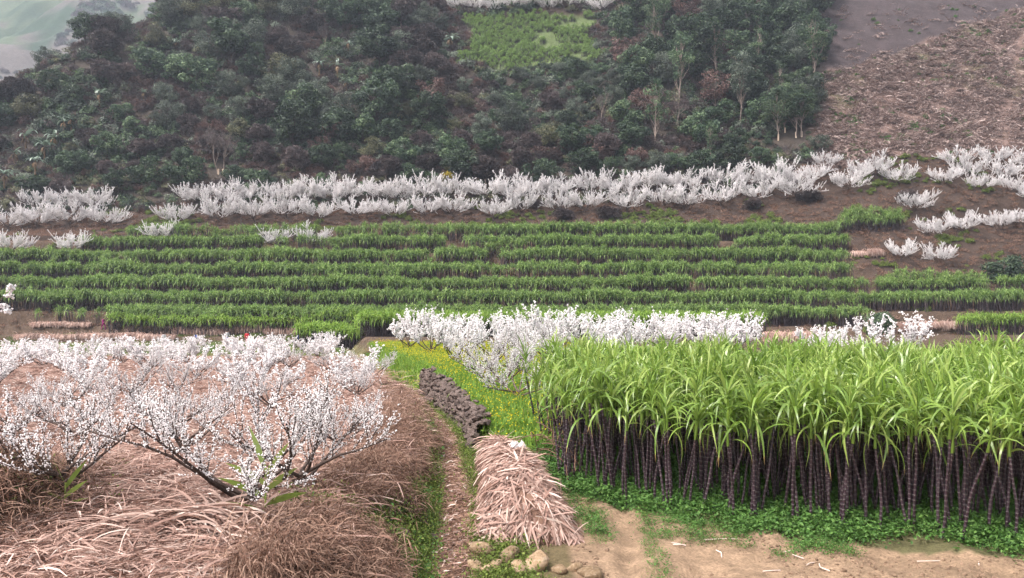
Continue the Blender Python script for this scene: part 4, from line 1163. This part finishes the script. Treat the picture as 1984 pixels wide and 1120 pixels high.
def mound_leaves(n, seed, lift):
    g = np.random.default_rng(seed); u = g.random(n) ** 1.1; a = g.uniform(-1, 1, n)
    cx, cy, h, w = ridge(u)
    P = np.stack([cx + a * w * .98, cy, h * (1 - np.abs(a) ** 2.3) + g.uniform(.0, lift, n) - .02], 1)
    h2 = ridge(u + .01)[2]
    nx_ = h * 2.3 * np.abs(a) ** 1.3 * np.sign(a) / w; ny_ = -(h2 - h) / .0565 * (1 - np.abs(a) ** 2.3) - np.where(u < .06, .6, 0)
    nr = unit(np.stack([nx_, ny_, np.ones(n)], 1))
    D = np.array([0, 0, -1.0]) * .9 + np.stack([np.sign(a) * .3, np.full(n, -.15), np.zeros(n)], 1) + g.normal(0, .75, (n, 3))
    D = unit(D - nr * np.sum(D * nr, 1, keepdims=True)) + nr * g.uniform(-.05, .4, (n, 1)) * (g.random((n, 1)) < .4)
    V, F, m = ribbons(P, D, g.uniform(.12, .62, n), g.uniform(.014, .045, n), g.uniform(.0, .5, n), 3, g.normal(0, .4, n), g, .6, None, nr)
    mb = MB(); mb.add(V - [mx_, my_, mz_], F, np.repeat(np.clip(g.normal(.5, .24, n), 0, 1), m)); return mb.mesh('dry_leaves', M['straw'])
link(mound_leaves(6500, 951, .045), 'dry_leaves', mound)['kind'] = 'stuff'

hx_, hy_ = -4.45, 10.9; hz_ = hz(hx_, hy_)
heap = thing('leaf_heap', 'heap of long dry brown cane leaves fanned out on the orchard floor', 'leaf heap', None, (hx_, hy_, hz_))
def heap_leaves():
    g = np.random.default_rng(961); n = 1300; mb = MB()
    ang = g.uniform(0, 6.28, n); r = g.uniform(0, 1, n) ** .5
    P = np.stack([np.cos(ang) * r * 1.25 - .2, np.sin(ang) * r * .62, .34 * (1 - r ** 2) + g.uniform(-.06, .06, n)], 1)
    a = np.where(g.random(n) < .65, g.normal(.15, .45, n), g.normal(2.9, .6, n)); D = np.stack([np.cos(a), np.sin(a) * .8 - .15, g.uniform(-.05, .45, n)], 1)
    V, F, m = ribbons(P, D, g.uniform(.5, 1.35, n), g.uniform(.018, .04, n), g.uniform(.3, 1.3, n), 6, g.normal(0, .5, n), g, .85); V[:, 2] = np.maximum(V[:, 2], -.25)
    mb.add(V, F, np.repeat(np.clip(g.normal(.5, .25, n), 0, 1), m)); return mb.mesh('dry_leaves', M['straw'])
link(heap_leaves(), 'dry_leaves', heap)['kind'] = 'stuff'
cm = MB(); th = np.linspace(0, 2 * PI, 25)[:-1]; Vc = [(0, 0, .3)]
for r_ in (.4, .75, 1.0): Vc += [(math.cos(t) * 1.2 * r_ - .2, math.sin(t) * .6 * r_, .3 * (1 - r_ ** 2) - .1) for t in th]
Fc = [(0, 1 + i, 1 + (i + 1) % 24) for i in range(24)]
for k in range(2): Fc += [t for i in range(24) for t in ((1 + k * 24 + i, 1 + (k + 1) * 24 + i, 1 + (k + 1) * 24 + (i + 1) % 24), (1 + k * 24 + i, 1 + (k + 1) * 24 + (i + 1) % 24, 1 + k * 24 + (i + 1) % 24))]
cm.add(Vc, Fc); link(cm.mesh('core', M['root'], True), 'core', heap)

# thatch bundles laid along the terrace edges
def bundle_mesh(seed):
    g = np.random.default_rng(seed); n = 260; mb = MB()
    P = np.stack([g.uniform(-.85, .85, n), g.normal(.25, .15, n), .62 + .14 * np.cos(g.uniform(-1.5, 1.5, n)) + g.normal(0, .04, n)], 1)
    V, F, m = ribbons(P, np.stack([g.normal(0, .25, n), -np.abs(g.normal(.8, .3, n)), g.normal(.25, .2, n)], 1), g.uniform(.7, 1.2, n), .06, g.uniform(1.0, 2.2, n), 4, None, g, .7); mb.add(V, F, np.repeat(np.clip(g.normal(.5, .2, n), 0, 1), m))
    th_ = np.linspace(0, 2 * PI, 9)[:-1]; k = 8; Vb = [(x_, .25 + .3 * math.cos(t), .35 + .33 * math.sin(t)) for x_ in (-.8, 0, .8) for t in th_]; I = np.arange(24).reshape(3, 8)
    mb.add(Vb, np.stack([I[:-1], np.roll(I[:-1], -1, 1), np.roll(I[1:], -1, 1), I[1:]], -1).reshape(-1, 4), .35); return mb.mesh('straw_bundle', M['straw'])
BUN = [bundle_mesh(970 + i) for i in range(3)]
def bundle(px, py, label, group, s=1.0, y0=70):
    x, y, z = on_ground(px, py, y0); o = link(random.choice(BUN), 'straw_bundle', None, (x, y, z - .05), (0, 0, random.gauss(0, .1)), (s * random.uniform(.95, 1.15), s, s * random.uniform(.85, 1.15)))
    return tag(o, label, 'straw bundle', group)
for p in np.arange(40, 330, 22): bundle(p, 659 + random.uniform(-1, 1), 'straw bundle in the long roll edging the lowest plot beside the orchard', 'straw bundles edging the orchard plot', 1.0)
for p in np.arange(352, 575, 22): bundle(p, 650 + random.uniform(-1, 1), 'straw bundle in the roll below the tall cane beside the young cane block', 'straw bundles below the tall cane', 1.15)
for p in np.arange(70, 190, 24): bundle(p, 634 + random.uniform(-2, 2), 'loose straw bundle on the bare plot below the dark cane', 'straw bundles on the bare plot', .85)
for p in (1700, 1748, 1778, 1808, 1842, 1874): bundle(p, 642 + random.uniform(-2, 2), 'pale straw bundle hanging over the low terrace wall beside the green bush', 'straw bundles over the low terrace wall', 1.3)
for p in (1668, 1695): bundle(p, 497, 'straw bundle laid at the cane terrace end beside a small plum tree', 'straw bundles at the terrace end', 1.3)
for p in (1500, 1530, 1560): bundle(p, 662, 'straw bundle below the sparse cane behind small plum trees', 'straw bundles below the sparse cane', 1.2)

# ------------------------------------------------------------------ bushes and brush piles
BUSH = [crown_tree(980 + i, 2.6, 1.7, 2.4, 26, 120, .26, 'leaf_green', 'dark_bark', clr=.75, trunk_r=.06) for i in range(2)]
def bush(px, py, s, label, ms=BUSH[0], leaf='foliage'):
    x, y, z = on_ground(px, py, 60); t = thing('bush', label, 'bush', None, (x, y, z - .2), (0, 0, random.uniform(0, 6)), s); link(ms[0], 'stem', t); link(ms[1], leaf, t); return t
bush(1945, 548, 1.7, 'round dark green bush at the end of the upper short cane terrace', BUSH[1])
bush(1705, 652, 1.15, 'dark green bush beside the straw bundles on the low terrace')
BRUSH = crown_tree(990, 1.5, 1.3, 1.5, 26, 150, .4, 'leaf_twig', 'dark_bark', .07, clr=.6, trunk_r=.04)
for px_, py_ in ((1090, 425), (1182, 422), (1460, 405), (1565, 392), (1760, 392)):
    t = bush(px_, py_, 1.35, 'dark round heap of cut brush on the ledge below the plum trees', BRUSH, 'twigs'); t.name = 'brush_heap'; t['category'] = 'brush heap'; t['group'] = 'brush heaps on the ledge'
YEL = crown_tree(995, 1.6, 1.0, 1.2, 12, 60, .3, 'leaf_yellow', 'dark_bark', clr=.5, trunk_r=.04)
bush(868, 352, 1.3, 'bright yellow flowering shrub at the foot of the wood', YEL)
TEA = crown_tree(996, 2.2, 1.6, 2.0, 24, 140, .3, 'leaf_rust', 'dark_bark', .4, clr=.7, trunk_r=.05)
for px_, py_, s in ((1060, 318, 1.7), (1110, 300, 1.9), (1165, 315, 1.6), (1020, 330, 1.4), (1230, 318, 1.4), (715, 335, 1.5), (650, 275, 1.8)):
    t = bush(px_, py_, s, 'reddish brown scrub bush at the foot of the wood', TEA); t['group'] = 'reddish scrub bushes'

# ------------------------------------------------------------------ stones at the foot of the stack, on the bank and in the soil
for i, (px_, py_, s) in enumerate(((945, 1040, .2), (935, 1075, .23), (968, 1058, .21), (990, 1085, .22), (955, 1108, .24), (1005, 1112, .2), (1040, 1105, .3), (1085, 1112, .13), (1115, 1108, .15), (1135, 1116, .14), (920, 1105, .2), (985, 1040, .15), (1018, 1040, .17), (1150, 1122, .17))):
    x, y, z = on_ground(px_, py_, 9.5)
    tag(link(random.choice(BOUL), 'stone', None, (x, y, z + s * .2), (random.gauss(0, .2), random.gauss(0, .2), random.uniform(0, 6)), (s * 1.25, s * 1.2, s * random.uniform(1.3, 1.6))), 'rounded ochre field stone at the foot of the straw stack', 'stone', 'ochre stones at the foot of the straw stack')
for px_, py_, s in ((770, 1015, .15), (822, 1025, .17), (800, 1045, .13), (760, 985, .12), (665, 1050, .17), (690, 1085, .16), (660, 1100, .14), (740, 1075, .11), (640, 1035, .13), (805, 1000, .1), (775, 1040, .2), (835, 1050, .16), (720, 1040, .2), (790, 1095, .15), (700, 1000, .15), (845, 960, .13), (650, 1075, .2)):
    x, y, z = on_ground(px_, py_, 9.5)
    tag(link(random.choice(STONE), 'stone', None, (x, y, z), (random.gauss(0, .3), random.gauss(0, .3), random.uniform(0, 6)), s), 'grey stone showing through the dead grass of the earth bank', 'stone', 'grey stones in the earth bank')
x, y, z = on_ground(1134, 972); tag(link(BOUL[0], 'stone', None, (x, y, z + .02), (0, 0, .3), (.17, .13, .07)), 'flat grey stone on the soil ridge beside the first cane stalks', 'stone')
for px_, py_, ln, a in ((1305, 1060, .16, .3), (1365, 1050, .7, .1), (1520, 1075, .35, .4), (1560, 1090, .22, 2.4), (1565, 1100, .2, .9), (1900, 1100, .5, 1.2), (1400, 1085, .4, 1.4), (1330, 1062, .3, 2.6), (1480, 1112, .3, .2), (1610, 1112, .3, 1.9), (1780, 1092, .5, .1)):
    x, y, z = on_ground(px_, py_, 9.5); g = np.random.default_rng(int(px_)); pts = np.array([[0, 0, 0], [ln * .5, g.normal(0, .03), .012], [ln, g.normal(0, .05), 0]])
    mb = MB(); V, F = tubes(pts[:-1], pts[1:], .012, .009, 5); mb.add(V, F, .95)
    tag(link(mb.mesh('stick', M['straw'], True), 'stick', None, (x, y, z + .02), (0, 0, a)), 'short pale dry stick lying on the bare soil field', 'stick', 'dry sticks on the bare soil')

# ------------------------------------------------------------------ young cane shoots standing in the orchard
def shoot(px, py, H, label, n, seed):
    x, y, z = on_ground(px, py); g = np.random.default_rng(seed)
    t = thing('sugarcane_shoot', label, 'sugarcane', None, (x, y, z)); mb = MB(); V, F = tubes([[0, 0, -.05]], [[.02, 0, H * .62]], .016, .01, 6); mb.add(V, F, .8); link(mb.mesh('stem', M['cane_leaf'], True), 'stem', t)
    for i in range(n):
        side = 1 if i % 2 else -1; zz = H * (.12 + .55 * i / n); el = .25 + 1.1 * i / n
        V, F, m = ribbons(np.array([[.01, 0, zz]]), np.array([[side * math.cos(el), g.normal(0, .25), math.sin(el)]]), H * g.uniform(.48, .62), H * .085, .12, 6, np.array([1.1 * side]), g); mb = MB(); mb.add(V, F, .45 + .3 * g.random()); link(mb.mesh('leaf', M['cane_leaf'], True), 'leaf', t)
shoot(512, 1012, 1.3, 'young green cane shoot with broad leaves beside the forked plum stems', 7, 1)
shoot(122, 1002, .85, 'small green cane shoot beside the crooked plum trunk', 7, 2)

# bramble hanging over the stack end, scrap of plastic
x, y, z = on_ground(1075, 905, 14); g = np.random.default_rng(17); mb = MB()
for i in range(26):
    p = np.array([g.uniform(-.9, .5), g.uniform(-.5, .6), g.uniform(0, .5)]); d = unit(np.array([g.normal(.5, .5), g.normal(0, .4), g.uniform(.2, 1.0)])); pts = [p]
    for k in range(9): d = unit(d + [g.normal(0, .12), g.normal(0, .12), -.2]); p = p + d * .16; pts.append(p)
    V, F = tubes(pts[:-1], pts[1:], .011, .010, 4); mb.add(V, F, .3)
tag(link(mb.mesh('bramble', M['root'], True), 'bramble', None, (x, y, hz(x, y) + .15)), 'leafless reddish bramble arching between the straw stack and the cane', 'bramble')
def scrap():
    g = np.random.default_rng(4); n = 9; u = np.linspace(-1, 1, n); XX, YY = np.meshgrid(u, u); Z = g.normal(0, .35, XX.shape)
    V = np.stack([XX * .14 + g.normal(0, .03, XX.shape), YY * .08, Z * .12 + .1], -1).reshape(-1, 3); I = np.arange(81).reshape(9, 9)
    mb = MB(); mb.add(V, np.stack([I[:-1, :-1], I[:-1, 1:], I[1:, 1:], I[1:, :-1]], -1).reshape(-1, 4), .7); me = mb.mesh('plastic_bag', M['blossom'])
    cx, cy, h, w = ridge(.52); tag(link(me, 'plastic_bag', None, (float(cx) + .12, float(cy), float(h) + .03), (.5, 0, .4)), 'crumpled scrap of white plastic on top of the straw stack', 'plastic bag')
scrap()

# ------------------------------------------------------------------ people working at the far edge of the orchard
def cloth(name, c): return rough_mat(name, [(.3, tuple(v * .8 for v in c)), (.7, c)], 8, .85, .1)
SKIN = cloth('skin', (.42, .26, .19)); HAIR = cloth('dark_hair', (.02, .016, .015))
def person(px, py, jacket, trousers, label, pose, rot, hat=None):
    x, y, z = on_ground(px, py, 70)
    J = {'pel': (0, 0, .92), 'che': (0, 0, 1.3), 'nek': (0, 0, 1.48), 'hd': (0, -.02, 1.6), 'hd2': (0, -.02, 1.68)}
    if pose == 'bend':
        J = {'pel': (0, .1, .88), 'che': (0, -.22, 1.12), 'nek': (0, -.38, 1.2), 'hd': (0, -.49, 1.2), 'hd2': (0, -.56, 1.19)}
    lw = .16 if pose == 'walk' else .05
    J.update(hl=(.1, J['pel'][1], J['pel'][2] - .06), kl=(.11, -.04 - lw, .48), al=(.11, .0 - lw * 1.2, .07), fl=(.12, -.14 - lw * 1.2, .035), hr=(-.1, J['pel'][1], J['pel'][2] - .06), kr=(-.11, -.02 + lw, .48), ar=(-.11, .06 + lw * 1.4, .07), fr=(-.12, -.07 + lw * 1.4, .035))
    cx, cy, cz = J['che']
    for s, nm in ((1, 'l'), (-1, 'r')):
        J['s' + nm] = (s * .18, cy, cz + .1); J['e' + nm] = (s * .25, cy - .08, cz - .17); J['w' + nm] = (s * .2, cy - .28, cz - .32 if pose != 'walk' else cz - .3); J['d' + nm] = (s * .19, cy - .36, cz - .37)
    E = [('pel', 'che'), ('che', 'nek'), ('nek', 'hd'), ('hd', 'hd2')] + [e for n_ in 'lr' for e in (('pel', 'h' + n_), ('h' + n_, 'k' + n_), ('k' + n_, 'a' + n_), ('a' + n_, 'f' + n_), ('che', 's' + n_), ('s' + n_, 'e' + n_), ('e' + n_, 'w' + n_), ('w' + n_, 'd' + n_))]
    rad = dict(pel=.15, che=.17, nek=.065, hd=.095, hd2=.08); rad.update({a + b: r_ for a, r_ in (('h', .1), ('k', .07), ('a', .05), ('f', .045), ('s', .085), ('e', .06), ('w', .042), ('d', .04)) for b in 'lr'})
    ks = list(J); me = bpy.data.meshes.new('body'); me.from_pydata([J[k] for k in ks], [(ks.index(a), ks.index(b)) for a, b in E], [])
    o = bpy.data.objects.new('body', me); coll.objects.link(o)
    sk = o.modifiers.new('skin', 'SKIN'); sk.use_smooth_shade = True
    for i, k in enumerate(ks):
        v = me.skin_vertices[0].data[i]; v.radius = (rad[k], rad[k] * .85); v.use_root = (k == 'pel')
    o.modifiers.new('sub', 'SUBSURF').levels = 1
    dg = bpy.context.evaluated_depsgraph_get(); bme = bpy.data.meshes.new_from_object(o.evaluated_get(dg)); bpy.data.objects.remove(o)
    for m in (SKIN, jacket, trousers): bme.materials.append(m)
    hd = Vector(J['hd']); nk = Vector(J['nek']); wr = [Vector(J['dl']), Vector(J['dr'])]; pl = J['pel'][2]
    for p in bme.polygons:
        c = p.center
        p.material_index = 2 if c.z < pl - .02 else (0 if (c - hd).length < .155 or min((c - w_).length for w_ in wr) < .075 else 1)
    t = thing('person', label, 'person', None, (x, y, z), (0, 0, rot), 1.0)
    b = link(bme, 'body', t)
    h = bmesh.new(); bmesh.ops.create_icosphere(h, subdivisions=2, radius=.112)
    for v in h.verts: v.co = Vector((v.co.x, v.co.y + .02, v.co.z * .95 + .045))
    hm = bpy.data.meshes.new('hair'); h.to_mesh(hm); h.free(); hm.materials.append(hat or HAIR); link(hm, 'hair' if not hat else 'hat', t, hd)
BLUE, RED, PINK, WHITE, DARK, PURP = cloth('blue_cloth', (.03, .12, .5)), cloth('red_cloth', (.6, .04, .06)), cloth('pink_cloth', (.7, .25, .33)), cloth('white_cloth', (.6, .58, .6)), cloth('dark_cloth', (.02, .02, .03)), cloth('purple_cloth', (.3, .03, .16))
person(200, 640, PURP, PURP, 'person in dark pink clothes walking below the tall cane', 'walk', 1.2)
person(222, 640, PURP, DARK, 'person in maroon top and dark trousers half hidden at the cane edge', 'bend', 2.2)
person(317, 671, WHITE, DARK, 'person in white top and black trousers standing among the far plum trees', 'stand', .4)
person(578, 670, BLUE, DARK, 'person in bright blue jacket stooping at the end of the young cane', 'walk', -1.3)
person(478, 668, RED, PINK, 'person in red and pink clothes among the plum blossom', 'stand', .2)
person(497, 678, PINK, WHITE, 'person in pale pink clothes bending between the plum trees', 'bend', .9)
person(528, 669, DARK, DARK, 'person in black clothes standing near the straw roll', 'stand', 2.0)
person(382, 668, BLUE, DARK, 'person in dark blue top crouched behind the blossom by the straw roll', 'bend', -.6)
person(440, 666, WHITE, BLUE, 'person in pale top and blue trousers behind the plum branches', 'stand', 1.0)

# ------------------------------------------------------------------ valley haze
def haze():
    bm = bmesh.new(); bmesh.ops.create_cube(bm, size=1.0)
    lo, hi = Vector((-800, -40, -45)), Vector((330, 940, 420))
    for v in bm.verts: v.co = Vector([(lo[i] + hi[i]) / 2 + v.co[i] * (hi[i] - lo[i]) for i in range(3)])
    me = bpy.data.meshes.new('haze'); bm.to_mesh(me); bm.free()
    m, nt, out = new_mat('haze')
    pv = nt.nodes.new('ShaderNodeVolumePrincipled'); pv.inputs['Color'].default_value = (.78, .86, 1.0, 1); pv.inputs['Density'].default_value = .00027; pv.inputs['Anisotropy'].default_value = .2
    nt.links.new(pv.outputs[0], out.inputs['Volume']); me.materials.append(m)
    o = link(me, 'haze'); tag(o, 'thin bluish haze filling the valley', 'haze', None, 'stuff')
haze()
